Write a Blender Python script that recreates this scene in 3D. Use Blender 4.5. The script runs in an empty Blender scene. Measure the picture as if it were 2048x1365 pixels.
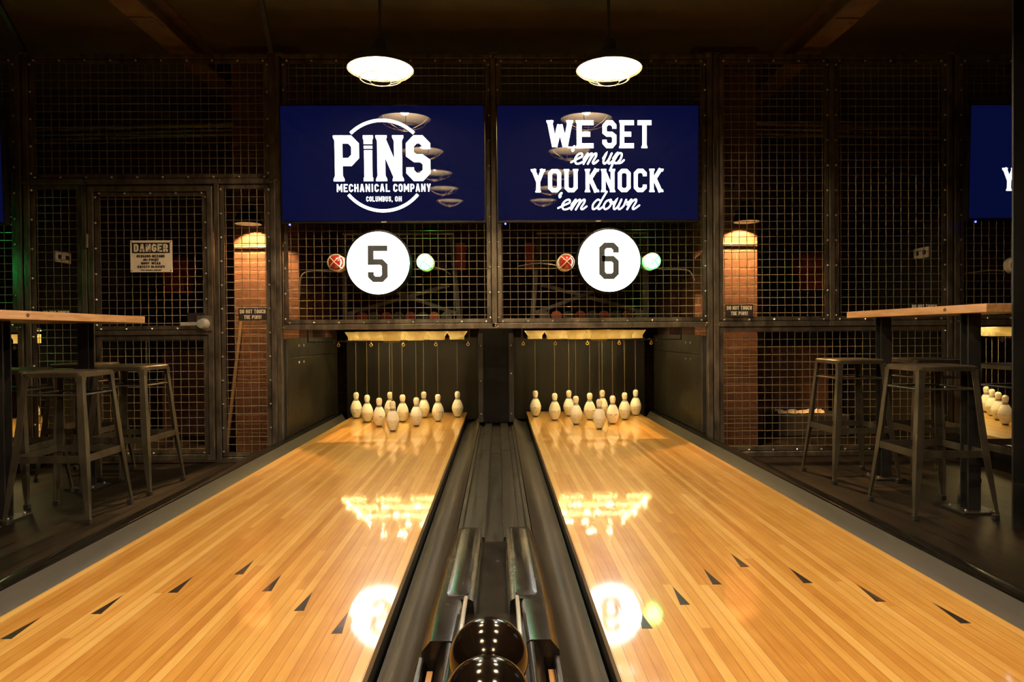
import bpy, bmesh, math, random
from mathutils import Vector, Matrix
random.seed(7)
sc = bpy.context.scene
COL = sc.collection
PI = math.pi

# ------------------------------------------------------------------ camera, world, exposure
CAMZ, FPX, YAW, PITCH, ROLL = 0.7605, 1365.0, 0.02018, -0.0115, -0.0076
_f = Vector((math.sin(YAW)*math.cos(PITCH), math.cos(YAW)*math.cos(PITCH), math.sin(PITCH)))
_r0 = Vector((math.cos(YAW), -math.sin(YAW), 0.0))
_u0 = _r0.cross(_f)
_r = math.cos(ROLL)*_r0 + math.sin(ROLL)*_u0
_u = -math.sin(ROLL)*_r0 + math.cos(ROLL)*_u0
cd = bpy.data.cameras.new('camera'); cd.sensor_width = 36.0; cd.lens = FPX/2048*36.0
cd.clip_start = 0.02; cd.clip_end = 60
cam = bpy.data.objects.new('camera', cd); COL.objects.link(cam)
mw = Matrix(((_r.x, _u.x, -_f.x, 0), (_r.y, _u.y, -_f.y, 0), (_r.z, _u.z, -_f.z, CAMZ), (0, 0, 0, 1)))
cam.matrix_world = mw
sc.camera = cam
w = bpy.data.worlds.new('world'); sc.world = w; w.use_nodes = True
w.node_tree.nodes['Background'].inputs[0].default_value = (1.0, 0.72, 0.45, 1)
w.node_tree.nodes['Background'].inputs[1].default_value = 0.004
vs = sc.view_settings
vs.view_transform = 'Standard'; vs.look = 'None'; vs.gamma = 1.0; vs.use_curve_mapping = False
vs.exposure = 0.0
BULB = 980.0            # radiance of the pendant bulbs
WARM = (1.0, 0.74, 0.44)

def at(px, py, Y):      # a point of the photograph's frame at the depth Y, in metres
    d = _f + _r*((px-1024)/FPX) - _u*((py-682.5)/FPX)
    return Vector((0, 0, CAMZ)) + d*(Y/d.y)

# ------------------------------------------------------------------ materials
def nodes(name):
    m = bpy.data.materials.new(name); m.use_nodes = True
    nt = m.node_tree; b = nt.nodes['Principled BSDF']
    return m, nt, b
def N(nt, t, **k):
    n = nt.nodes.new(t)
    for a, v in k.items():
        if a.startswith('i_'):
            n.inputs[a[2:].replace('_', ' ')].default_value = v
        else: setattr(n, a, v)
    return n
def ramp(nt, stops):
    r = nt.nodes.new('ShaderNodeValToRGB'); e = r.color_ramp.elements
    while len(e) < len(stops): e.new(0.5)
    for x, (p, c) in zip(e, stops): x.position = p; x.color = (*c, 1)
    return r
def mat(name, c1, c2=None, scale=6.0, rough=0.5, metal=0.0, bump=0.0, coat=0.0, coat_rough=0.08, stretch=(1, 1, 1), rough2=None, detail=6, spec=0.5):
    m, nt, b = nodes(name)
    b.inputs['Roughness'].default_value = rough; b.inputs['Metallic'].default_value = metal
    b.inputs['Coat Weight'].default_value = coat; b.inputs['Coat Roughness'].default_value = coat_rough
    b.inputs['Specular IOR Level'].default_value = spec
    if c2 is None: c2 = tuple(x*0.8 for x in c1)
    tc = N(nt, 'ShaderNodeTexCoord'); mp = N(nt, 'ShaderNodeMapping'); mp.inputs['Scale'].default_value = stretch
    nt.links.new(tc.outputs['Object'], mp.inputs['Vector'])
    no = N(nt, 'ShaderNodeTexNoise', i_Scale=scale, i_Detail=detail, i_Roughness=0.62)
    nt.links.new(mp.outputs[0], no.inputs['Vector'])
    r = ramp(nt, [(0.33, c1), (0.68, c2)]); nt.links.new(no.outputs['Fac'], r.inputs[0])
    nt.links.new(r.outputs[0], b.inputs['Base Color'])
    if rough2 is not None:
        mr = N(nt, 'ShaderNodeMapRange'); mr.inputs[1].default_value = 0.3; mr.inputs[2].default_value = 0.7
        mr.inputs[3].default_value = rough; mr.inputs[4].default_value = rough2
        nt.links.new(no.outputs['Fac'], mr.inputs[0]); nt.links.new(mr.outputs[0], b.inputs['Roughness'])
    if bump:
        bp = N(nt, 'ShaderNodeBump', i_Strength=bump, i_Distance=0.01)
        nt.links.new(no.outputs['Fac'], bp.inputs['Height']); nt.links.new(bp.outputs[0], b.inputs['Normal'])
    return m
def emit(name, c, s, gloss=None):
    m, nt, b = nodes(name)
    b.inputs['Base Color'].default_value = (0.002, 0.002, 0.003, 1) if gloss else (*c, 1)
    b.inputs['Emission Color'].default_value = (*c, 1); b.inputs['Emission Strength'].default_value = s
    b.inputs['Roughness'].default_value = gloss if gloss else 0.5
    if gloss: b.inputs['Specular IOR Level'].default_value = 0.35
    return m

def wood_lane():
    m, nt, b = nodes('lane_maple'); L = nt.links.new
    tc = N(nt, 'ShaderNodeTexCoord'); sx = N(nt, 'ShaderNodeSeparateXYZ'); L(tc.outputs['Object'], sx.inputs[0])
    def mt(op, a, v=None):
        n = N(nt, 'ShaderNodeMath', operation=op)
        if hasattr(a, 'links'): L(a, n.inputs[0])
        else: n.inputs[0].default_value = a
        if v is not None:
            if hasattr(v, 'links'): L(v, n.inputs[1])
            else: n.inputs[1].default_value = v
        return n.outputs[0]
    u = mt('DIVIDE', sx.outputs['X'], 0.0276); i = mt('FLOOR', u); fr = mt('SUBTRACT', u, i)
    wn = N(nt, 'ShaderNodeTexWhiteNoise', noise_dimensions='1D'); L(i, wn.inputs['W'])
    off = mt('MULTIPLY', wn.outputs['Value'], 5.0)
    seg = mt('FLOOR', mt('DIVIDE', mt('ADD', sx.outputs['Y'], off), 2.3))
    cb = N(nt, 'ShaderNodeCombineXYZ'); L(i, cb.inputs[0]); L(seg, cb.inputs[1])
    w2 = N(nt, 'ShaderNodeTexWhiteNoise', noise_dimensions='3D'); L(cb.outputs[0], w2.inputs['Vector'])
    mp = N(nt, 'ShaderNodeMapping'); mp.inputs['Scale'].default_value = (70, 3.0, 1)
    L(tc.outputs['Object'], mp.inputs[0])
    ad = N(nt, 'ShaderNodeVectorMath', operation='ADD'); L(mp.outputs[0], ad.inputs[0])
    sc10 = N(nt, 'ShaderNodeVectorMath', operation='SCALE'); sc10.inputs['Scale'].default_value = 17.0
    L(cb.outputs[0], sc10.inputs[0]); L(sc10.outputs[0], ad.inputs[1])
    g = N(nt, 'ShaderNodeTexNoise', i_Scale=1.0, i_Detail=5.0, i_Roughness=0.6, i_Distortion=0.6); L(ad.outputs[0], g.inputs['Vector'])
    gm = N(nt, 'ShaderNodeMapRange'); gm.inputs[1].default_value = 0.3; gm.inputs[2].default_value = 0.7
    gm.inputs[3].default_value = -0.20; gm.inputs[4].default_value = 0.20; L(g.outputs['Fac'], gm.inputs[0])
    big = N(nt, 'ShaderNodeTexNoise', i_Scale=9.0, i_Detail=2.0); L(tc.outputs['Object'], big.inputs['Vector'])
    bg = mt('MULTIPLY', mt('SUBTRACT', big.outputs['Fac'], 0.5), 0.35)
    tot = mt('ADD', mt('ADD', mt('ADD', mt('MULTIPLY', w2.outputs['Value'], 0.74), 0.13), gm.outputs[0]), bg)
    cr = ramp(nt, [(0.02, (0.50, 0.225, 0.042)), (0.4, (0.64, 0.335, 0.076)), (0.68, (0.73, 0.425, 0.118)), (1.0, (0.80, 0.52, 0.18))])
    L(tot, cr.inputs[0])
    seam = mt('LESS_THAN', mt('ABSOLUTE', mt('SUBTRACT', fr, 0.5)), 0.478)
    mx = N(nt, 'ShaderNodeMix', data_type='RGBA'); L(seam, mx.inputs[0])
    mx.inputs[6].default_value = (0.26, 0.11, 0.028, 1); L(cr.outputs[0], mx.inputs[7])
    L(mx.outputs[2], b.inputs['Base Color'])
    b.inputs['Roughness'].default_value = 0.35
    b.inputs['Coat Weight'].default_value = 1.0; b.inputs['Coat Roughness'].default_value = 0.06
    n2 = N(nt, 'ShaderNodeTexNoise', i_Scale=1.0, i_Detail=2.0); m2 = N(nt, 'ShaderNodeMapping'); m2.inputs['Scale'].default_value = (36, 2, 1)
    L(tc.outputs['Object'], m2.inputs[0]); L(m2.outputs[0], n2.inputs['Vector'])
    bp = N(nt, 'ShaderNodeBump', i_Strength=0.05, i_Distance=0.004); L(n2.outputs['Fac'], bp.inputs['Height'])
    L(bp.outputs[0], b.inputs['Coat Normal'])
    return m

def plank_mat(name, cols, wdt, rough, seamc, axis='X', ln=1.8):
    m, nt, b = nodes(name); L = nt.links.new
    tc = N(nt, 'ShaderNodeTexCoord'); mp = N(nt, 'ShaderNodeMapping'); L(tc.outputs['Object'], mp.inputs[0])
    if axis == 'X': mp.inputs['Rotation'].default_value = (0, 0, PI/2)
    bt = N(nt, 'ShaderNodeTexBrick', offset=0.37)
    bt.inputs['Scale'].default_value = 1.0; bt.inputs['Mortar Size'].default_value = 0.004; bt.inputs['Bias'].default_value = 0.0
    bt.inputs['Brick Width'].default_value = ln; bt.inputs['Row Height'].default_value = wdt
    bt.inputs['Color1'].default_value = (*cols[0], 1); bt.inputs['Color2'].default_value = (*cols[1], 1); bt.inputs['Mortar'].default_value = (*seamc, 1)
    L(mp.outputs[0], bt.inputs['Vector'])
    n = N(nt, 'ShaderNodeTexNoise', i_Scale=3.0, i_Detail=8.0, i_Roughness=0.7); m2 = N(nt, 'ShaderNodeMapping')
    m2.inputs['Scale'].default_value = (1.2, 12, 1); L(mp.outputs[0], m2.inputs[0]); L(m2.outputs[0], n.inputs['Vector'])
    mr = N(nt, 'ShaderNodeMapRange'); mr.inputs[1].default_value = 0.3; mr.inputs[2].default_value = 0.7; mr.inputs[3].default_value = 0.4; mr.inputs[4].default_value = 1.7
    L(n.outputs['Fac'], mr.inputs[0])
    mx = N(nt, 'ShaderNodeVectorMath', operation='SCALE'); L(bt.outputs['Color'], mx.inputs[0]); L(mr.outputs[0], mx.inputs['Scale'])
    L(mx.outputs[0], b.inputs['Base Color']); b.inputs['Roughness'].default_value = rough; b.inputs['Specular IOR Level'].default_value = 0.16
    bp = N(nt, 'ShaderNodeBump', i_Strength=0.25, i_Distance=0.004); L(n.outputs['Fac'], bp.inputs['Height']); L(bp.outputs[0], b.inputs['Normal'])
    return m

def brick_mat(name, c1, c2, mortar):
    m, nt, b = nodes(name); L = nt.links.new
    tc = N(nt, 'ShaderNodeTexCoord'); s = N(nt, 'ShaderNodeSeparateXYZ'); L(tc.outputs['Object'], s.inputs[0])
    a = N(nt, 'ShaderNodeMath', operation='ADD'); L(s.outputs['X'], a.inputs[0]); L(s.outputs['Y'], a.inputs[1])
    c = N(nt, 'ShaderNodeCombineXYZ'); L(a.outputs[0], c.inputs[0]); L(s.outputs['Z'], c.inputs[1])
    wv = N(nt, 'ShaderNodeTexNoise', i_Scale=7.0, i_Detail=3.0); L(tc.outputs['Object'], wv.inputs['Vector'])
    wm = N(nt, 'ShaderNodeVectorMath', operation='SCALE'); wm.inputs['Scale'].default_value = 0.02; L(wv.outputs['Color'], wm.inputs[0])
    wa = N(nt, 'ShaderNodeVectorMath', operation='ADD'); L(c.outputs[0], wa.inputs[0]); L(wm.outputs[0], wa.inputs[1])
    bt = N(nt, 'ShaderNodeTexBrick'); bt.inputs['Scale'].default_value = 1.0; bt.inputs['Mortar Size'].default_value = 0.007
    bt.inputs['Mortar Smooth'].default_value = 0.3; bt.inputs['Brick Width'].default_value = 0.205; bt.inputs['Row Height'].default_value = 0.071
    bt.inputs['Color1'].default_value = (*c1, 1); bt.inputs['Color2'].default_value = (*c2, 1); bt.inputs['Mortar'].default_value = (*mortar, 1)
    L(wa.outputs[0], bt.inputs['Vector'])
    n = N(nt, 'ShaderNodeTexNoise', i_Scale=22.0, i_Detail=8.0, i_Roughness=0.7); L(tc.outputs['Object'], n.inputs['Vector'])
    mr = N(nt, 'ShaderNodeMapRange'); mr.inputs[1].default_value = 0.3; mr.inputs[2].default_value = 0.7; mr.inputs[3].default_value = 0.55; mr.inputs[4].default_value = 1.35
    L(n.outputs['Fac'], mr.inputs[0])
    mx = N(nt, 'ShaderNodeVectorMath', operation='SCALE'); L(bt.outputs['Color'], mx.inputs[0]); L(mr.outputs[0], mx.inputs['Scale'])
    L(mx.outputs[0], b.inputs['Base Color']); b.inputs['Roughness'].default_value = 0.85
    hh = N(nt, 'ShaderNodeMath', operation='MULTIPLY_ADD'); hh.inputs[1].default_value = -1.0; hh.inputs[2].default_value = 1.0; L(bt.outputs['Fac'], hh.inputs[0])
    h2 = N(nt, 'ShaderNodeMath', operation='MULTIPLY_ADD'); h2.inputs[1].default_value = 0.5; L(n.outputs['Fac'], h2.inputs[0]); L(hh.outputs[0], h2.inputs[2])
    bp = N(nt, 'ShaderNodeBump', i_Strength=0.6, i_Distance=0.012); L(h2.outputs[0], bp.inputs['Height']); L(bp.outputs[0], b.inputs['Normal'])
    return m

def pin_mat():
    m, nt, b = nodes('pin_plastic'); L = nt.links.new
    tc = N(nt, 'ShaderNodeTexCoord'); s = N(nt, 'ShaderNodeSeparateXYZ'); L(tc.outputs['Object'], s.inputs[0])
    oi = N(nt, 'ShaderNodeObjectInfo')
    vo = N(nt, 'ShaderNodeVectorMath', operation='ADD'); L(tc.outputs['Object'], vo.inputs[0])
    vr = N(nt, 'ShaderNodeCombineXYZ'); mr_ = N(nt, 'ShaderNodeMath', operation='MULTIPLY'); mr_.inputs[1].default_value = 9.0
    L(oi.outputs['Random'], mr_.inputs[0]); L(mr_.outputs[0], vr.inputs[0]); L(vr.outputs[0], vo.inputs[1])
    n = N(nt, 'ShaderNodeTexNoise', i_Scale=48.0, i_Detail=6.0, i_Roughness=0.7); L(vo.outputs[0], n.inputs['Vector'])
    r = ramp(nt, [(0.0, (0.03, 0.02, 0.015)), (0.040, (0.06, 0.042, 0.03)), (0.055, (0.62, 0.62, 0.45)), (0.36, (0.76, 0.68, 0.50)), (0.375, (0.84, 0.79, 0.66)),
                  (0.680, (0.84, 0.79, 0.66)), (0.682, (0.012, 0.010, 0.010)), (0.705, (0.012, 0.010, 0.010)), (0.707, (0.80, 0.74, 0.6)), (0.721, (0.80, 0.74, 0.6)),
                  (0.723, (0.012, 0.010, 0.010)), (0.747, (0.012, 0.010, 0.010)), (0.749, (0.84, 0.78, 0.64)), (1.0, (0.84, 0.76, 0.62))])
    r.color_ramp.interpolation = 'LINEAR'
    d = N(nt, 'ShaderNodeMath', operation='DIVIDE'); d.inputs[1].default_value = 0.238; L(s.outputs['Z'], d.inputs[0]); L(d.outputs[0], r.inputs[0])
    # scuffs on the belly: black flecks along the belly line and below it
    g1 = ramp(nt, [(0.0, (0, 0, 0)), (0.16, (0.0, 0.0, 0.0)), (0.2, (0.35, 0.35, 0.35)), (0.30, (0.30, 0.30, 0.30)), (0.345, (0.45, 0.45, 0.45)), (0.36, (1, 1, 1)), (0.372, (1, 1, 1)), (0.378, (0, 0, 0))])
    L(d.outputs[0], g1.inputs[0])
    th = N(nt, 'ShaderNodeMapRange'); th.inputs[1].default_value = 0.50; th.inputs[2].default_value = 0.62; L(n.outputs['Fac'], th.inputs[0])
    mu = N(nt, 'ShaderNodeMath', operation='MULTIPLY'); L(g1.outputs[0], mu.inputs[0]); L(th.outputs[0], mu.inputs[1])
    mx = N(nt, 'ShaderNodeMix', data_type='RGBA'); L(mu.outputs[0], mx.inputs[0]); L(r.outputs[0], mx.inputs[6]); mx.inputs[7].default_value = (0.09, 0.07, 0.05, 1)
    L(mx.outputs[2], b.inputs['Base Color']); b.inputs['Roughness'].default_value = 0.38
    return m

M = {}
M['lane'] = wood_lane()
M['arrow'] = mat('arrow_inlay_dark', (0.020, 0.014, 0.014), (0.032, 0.022, 0.020), 30, 0.4, coat=1.0, coat_rough=0.035)
M['black'] = mat('black_plastic', (0.003, 0.003, 0.003), (0.005, 0.005, 0.0045), 12, 0.35, rough2=0.5, spec=0.15)
M['capping'] = mat('capping_black', (0.004, 0.004, 0.004), (0.007, 0.007, 0.006), 8, 0.16, rough2=0.24, stretch=(4, 0.6, 4), spec=0.25)
M['gutter'] = mat('gutter_grey', (0.042, 0.038, 0.032), (0.058, 0.052, 0.044), 5, 0.34, rough2=0.42, stretch=(3, 0.5, 3), spec=0.2)
M['track'] = mat('track_charcoal', (0.010, 0.009, 0.0075), (0.026, 0.023, 0.019), 9, 0.28, rough2=0.42, stretch=(3, 0.5, 3), spec=0.32)
M['hood'] = mat('hood_charcoal', (0.008, 0.007, 0.0065), (0.015, 0.0125, 0.0115), 10, 0.17, rough2=0.28, stretch=(3, 0.7, 2))
M['steel'] = mat('raw_steel', (0.062, 0.051, 0.041), (0.19, 0.158, 0.124), 7, 0.36, 0.65, rough2=0.55, stretch=(2, 2, 0.8), bump=0.05)
M['weld'] = mat('weld_bead', (0.22, 0.18, 0.14), (0.42, 0.35, 0.27), 60, 0.35, 0.9, bump=0.4)
M['wire'] = mat('galvanised_wire', (0.165, 0.138, 0.094), (0.24, 0.205, 0.145), 14, 0.34, 0.45)
M['zinc'] = mat('zinc_bolt', (0.50, 0.45, 0.38), (0.70, 0.65, 0.55), 40, 0.3, 0.9)
M['chrome'] = mat('chrome', (0.75, 0.74, 0.72), (0.82, 0.80, 0.78), 20, 0.2, 0.6)
M['brass'] = mat('brass_eye', (0.75, 0.52, 0.18), (0.85, 0.62, 0.26), 30, 0.3, 0.9)
M['gun'] = mat('gunmetal', (0.095, 0.084, 0.062), (0.165, 0.145, 0.108), 10, 0.30, 0.75, rough2=0.48, stretch=(1.5, 1.5, 0.7))
M['rubber'] = mat('rubber_foot', (0.008, 0.008, 0.008), (0.013, 0.013, 0.012), 20, 0.7)
M['blacksteel'] = mat('black_steel', (0.010, 0.010, 0.011), (0.018, 0.017, 0.017), 9, 0.38, rough2=0.5)
M['tabletop'] = mat('table_oak', (0.36, 0.185, 0.075), (0.56, 0.33, 0.155), 5, 0.4, stretch=(9, 1.0, 9), coat=0.3, coat_rough=0.25)
M['knot'] = mat('wood_knot', (0.06, 0.03, 0.015), (0.12, 0.06, 0.03), 60, 0.5)
M['floor'] = plank_mat('floor_dark_planks', ((0.003, 0.0022, 0.0016), (0.018, 0.013, 0.009)), 0.11, 0.5, (0.001, 0.0008, 0.0006))
M['ceiling'] = mat('ceiling_brown', (0.055, 0.038, 0.0145), (0.088, 0.062, 0.025), 1.6, 0.75, bump=0.1)
M['beam'] = mat('rusted_beam', (0.11, 0.055, 0.022), (0.19, 0.11, 0.05), 5, 0.6, 0.2, bump=0.15)
M['brick'] = brick_mat('brick_orange', (0.085, 0.026, 0.007), (0.055, 0.016, 0.005), (0.080, 0.047, 0.022))
M['brickdark'] = brick_mat('brick_red_dark', (0.085, 0.028, 0.013), (0.055, 0.018, 0.009), (0.07, 0.04, 0.028))
M['wall'] = mat('wall_black', (0.012, 0.010, 0.009), (0.022, 0.018, 0.015), 2, 0.8)
M['pin'] = pin_mat()
M['string'] = mat('pin_string', (0.11, 0.095, 0.07), (0.15, 0.13, 0.10), 60, 0.7)
def cup_mat():
    m, nt, b = nodes('cup_cream'); L = nt.links.new
    tc = N(nt, 'ShaderNodeTexCoord'); n = N(nt, 'ShaderNodeTexNoise', i_Scale=30.0, i_Detail=4.0); L(tc.outputs['Object'], n.inputs['Vector'])
    r = ramp(nt, [(0.3, (0.80, 0.68, 0.42)), (0.7, (0.88, 0.78, 0.52))]); L(n.outputs['Fac'], r.inputs[0]); L(r.outputs[0], b.inputs['Base Color'])
    tr = N(nt, 'ShaderNodeBsdfTranslucent'); L(r.outputs[0], tr.inputs[0]); mx = N(nt, 'ShaderNodeMixShader'); mx.inputs[0].default_value = 0.7
    L(b.outputs[0], mx.inputs[1]); L(tr.outputs[0], mx.inputs[2]); L(mx.outputs[0], nt.nodes['Material Output'].inputs[0]); b.inputs['Roughness'].default_value = 0.45
    return m
M['cup'] = cup_mat()
M['ball'] = mat('ball_resin', (0.004, 0.003, 0.0025), (0.010, 0.006, 0.004), 9, 0.11)
M['bezel'] = mat('tv_bezel', (0.008, 0.008, 0.009), (0.012, 0.012, 0.012), 10, 0.25)
M['curtain'] = mat('pit_curtain_vinyl', (0.008, 0.0065, 0.004), (0.014, 0.0115, 0.007), 3, 0.30, rough2=0.42)
M['kick'] = mat('kickback_black', (0.010, 0.009, 0.006), (0.016, 0.0145, 0.010), 6, 0.32, rough2=0.48, spec=0.3)
M['enamel'] = mat('shade_enamel', (0.42, 0.38, 0.30), (0.46, 0.42, 0.34), 6, 0.5)
M['shade_out'] = mat('shade_dark', (0.03, 0.025, 0.02), (0.05, 0.04, 0.03), 8, 0.45)
M['cagewire'] = mat('lamp_cage_wire', (0.30, 0.24, 0.13), (0.42, 0.34, 0.20), 20, 0.4, 0.7)
M['jarwire'] = mat('jar_guard_cream', (0.62, 0.52, 0.38), (0.74, 0.64, 0.48), 25, 0.45)
M['redglass'] = mat('red_glass', (0.34, 0.018, 0.012), (0.44, 0.03, 0.02), 30, 0.15, coat=1.0)
M['signwhite'] = mat('sign_cream', (0.76, 0.67, 0.54), (0.86, 0.78, 0.66), 14, 0.45)
M['signink'] = mat('sign_ink', (0.016, 0.014, 0.012), (0.03, 0.026, 0.022), 30, 0.5)
M['redpaint'] = mat('red_motor_paint', (0.30, 0.035, 0.015), (0.42, 0.06, 0.025), 12, 0.5)
M['machine'] = mat('machine_grey', (0.07, 0.062, 0.05), (0.12, 0.105, 0.085), 8, 0.45, 0.5)
M['conduit'] = mat('conduit_grey', (0.20, 0.18, 0.15), (0.30, 0.27, 0.22), 40, 0.4, 0.6)
M['pipe'] = mat('pipe_galvanised', (0.16, 0.13, 0.085), (0.26, 0.22, 0.15), 8, 0.38, 0.7)
M['outlet'] = mat('outlet_plate', (0.60, 0.52, 0.42), (0.68, 0.60, 0.50), 20, 0.5)
M['stick'] = mat('raw_wood_pole', (0.15, 0.09, 0.045), (0.22, 0.14, 0.07), 12, 0.6)
M['debris'] = mat('crumpled_plastic', (0.55, 0.47, 0.36), (0.70, 0.60, 0.47), 20, 0.4)
M['slot'] = mat('tan_wood_reflection', (0.28, 0.14, 0.05), (0.36, 0.19, 0.075), 12, 0.45)
M['screen'] = emit('screen_navy', (0.0016, 0.0032, 0.030), 1.0, 0.02)
M['glyph'] = emit('screen_white', (0.88, 0.94, 1.0), 1.7)
M['disc'] = emit('sign_face_white', (0.95, 0.98, 1.0), 9.0)
M['numeral'] = mat('numeral_charcoal', (0.025, 0.032, 0.045), (0.03, 0.038, 0.05), 20, 0.5)
M['sconce'] = mat('sconce_matt_black', (0.0015, 0.0013, 0.001), (0.0025, 0.002, 0.0018), 20, 0.9, spec=0.0)
M['green'] = emit('green_lit_glass', (0.045, 1.0, 0.24), 20.0)
M['bulb'] = emit('bulb_filament', WARM, BULB)
M['led'] = emit('led_strip_warm', (1.0, 0.71, 0.25), 110.0)
M['leddim'] = emit('led_strip_edge', (1.0, 0.70, 0.23), 40.0)
M['ledfill'] = emit('added_cup_fill', (1.0, 0.80, 0.40), 300.0)  # added fill above the cups, there only to brighten them
M['ledblue'] = emit('standby_led_blue', (0.08, 0.10, 1.0), 6.0)
M['sconcebulb'] = emit('sconce_bulb', (1.0, 0.55, 0.20), 17000.0)

# ------------------------------------------------------------------ mesh builder
_loc = {}
def wl(o):
    v = Vector((0, 0, 0))
    while o is not None:
        v += Vector(_loc.get(o.name, (0, 0, 0))); o = o.parent
    return v
class MB:
    def __init__(s): s.v = []; s.f = []
    def add(s, vs_, fs): 
        b = len(s.v); s.v += [Vector(p) for p in vs_]; s.f += [[b+i for i in q] for q in fs]; return s
    def box(s, x0, x1, y0, y1, z0, z1):
        return s.add([(x0,y0,z0),(x1,y0,z0),(x1,y1,z0),(x0,y1,z0),(x0,y0,z1),(x1,y0,z1),(x1,y1,z1),(x0,y1,z1)],
                     [(3,2,1,0),(4,5,6,7),(0,1,5,4),(1,2,6,5),(2,3,7,6),(3,0,4,7)])
    def bar(s, a, b, wx, wz, up=(0,0,1)):      # square bar from a to b
        a = Vector(a); b = Vector(b); d = (b-a).normalized(); up = Vector(up)
        if abs(d.dot(up)) > 0.98: up = Vector((0, 1, 0))
        x = d.cross(up).normalized(); z = x.cross(d)
        P = []
        for c in (a, b):
            for i, j in ((-1,-1),(1,-1),(1,1),(-1,1)): P.append(c + x*(i*wx/2) + z*(j*wz/2))
        return s.add(P, [(3,2,1,0),(4,5,6,7),(0,1,5,4),(1,2,6,5),(2,3,7,6),(3,0,4,7)])
    def tube(s, pts, r, n=8, caps=True, closed=False):
        pts = [Vector(p) for p in pts]; m = len(pts); b = len(s.v); prev = None
        for k, p in enumerate(pts):
            if closed: d = pts[(k+1) % m]-pts[k-1]
            else: d = (pts[min(k+1, m-1)]-pts[max(k-1, 0)])
            d.normalize()
            if prev is None:
                a = Vector((0,0,1)) if abs(d.z) < 0.9 else Vector((0,1,0))
                x = d.cross(a).normalized()
            else: x = (prev - d*prev.dot(d)).normalized()
            prev = x; y = d.cross(x); rr = r[k] if isinstance(r, (list, tuple)) else r
            for j in range(n):
                t = 2*PI*j/n; s.v.append(p + x*(rr*math.cos(t)) + y*(rr*math.sin(t)))
        rng = m if closed else m-1
        for k in range(rng):
            k2 = (k+1) % m
            for j in range(n): s.f.append([b+k*n+j, b+k*n+(j+1) % n, b+k2*n+(j+1) % n, b+k2*n+j])
        if caps and not closed:
            s.f.append([b+j for j in range(n)][::-1]); s.f.append([b+(m-1)*n+j for j in range(n)])
        return s
    def lathe(s, prof, n=32, c=(0,0,0), axis='Z', caps=True):     # prof = [(r, h)]
        b = len(s.v); c = Vector(c)
        for r, h in prof:
            for j in range(n):
                t = 2*PI*j/n; x, y = r*math.cos(t), r*math.sin(t)
                s.v.append(c + (Vector((x, y, h)) if axis == 'Z' else Vector((x, -h, y)) if axis == 'Y' else Vector((h, x, y))))
        for k in range(len(prof)-1):
            for j in range(n): s.f.append([b+k*n+j, b+k*n+(j+1) % n, b+(k+1)*n+(j+1) % n, b+(k+1)*n+j])
        if caps and prof[0][0] > 1e-6: s.f.append([b+j for j in range(n)][::-1])
        if caps and prof[-1][0] > 1e-6: s.f.append([b+(len(prof)-1)*n+j for j in range(n)])
        return s
    def sphere(s, c, r, n=24, k=12, sq=(1,1,1)):
        c = Vector(c); b = len(s.v)
        for i in range(k+1):
            ph = PI*i/k
            for j in range(n):
                t = 2*PI*j/n
                s.v.append(c + Vector((r*sq[0]*math.sin(ph)*math.cos(t), r*sq[1]*math.sin(ph)*math.sin(t), -r*sq[2]*math.cos(ph))))
        for i in range(k):
            for j in range(n): s.f.append([b+i*n+j, b+i*n+(j+1) % n, b+(i+1)*n+(j+1) % n, b+(i+1)*n+j])
        return s
    def extrude_y(s, prof, y0, y1, close=True):        # closed profile [(x,z)] swept along Y
        n = len(prof); P = [(x, y0, z) for x, z in prof] + [(x, y1, z) for x, z in prof]
        F = [[i, (i+1) % n, n+(i+1) % n, n+i] for i in range(n if close else n-1)]
        if close: F += [list(range(n))[::-1], [n+i for i in range(n)]]
        return s.add(P, F)
    def loft(s, secs):                                  # list of equal-length closed rings
        n = len(secs[0]); P = [p for q in secs for p in q]; F = []
        for k in range(len(secs)-1):
            for i in range(n): F.append([k*n+i, k*n+(i+1) % n, (k+1)*n+(i+1) % n, (k+1)*n+i])
        F += [list(range(n))[::-1], [(len(secs)-1)*n+i for i in range(n)]]
        return s.add(P, F)
    def build(s, name, m, parent=None, smooth=False, bevel=0.0, seg=2, weld=True):
        off = wl(parent) if parent is not None else Vector((0, 0, 0))
        me = bpy.data.meshes.new(name)
        bm = bmesh.new(); vv = [bm.verts.new(p-off) for p in s.v]
        for q in s.f:
            try: bm.faces.new([vv[i] for i in q])
            except ValueError: pass
        if weld: bmesh.ops.remove_doubles(bm, verts=bm.verts, dist=1e-5)
        bmesh.ops.recalc_face_normals(bm, faces=bm.faces)
        if bevel:
            es = [e for e in bm.edges if len(e.link_faces) == 2 and e.calc_face_angle(0) > 0.6]
            bmesh.ops.bevel(bm, geom=es, offset=bevel, segments=seg, affect='EDGES', profile=0.5, clamp_overlap=True)
        bm.to_mesh(me); bm.free()
        if smooth:
            me.polygons.foreach_set('use_smooth', [True]*len(me.polygons))
            try: me.set_sharp_from_angle(angle=0.7)
            except Exception: pass
        me.materials.append(m)
        o = bpy.data.objects.new(name, me); COL.objects.link(o)
        if parent is not None: o.parent = parent
        return o
def B(x0, x1, y0, y1, z0, z1): return MB().box(x0, x1, y0, y1, z0, z1)

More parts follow.
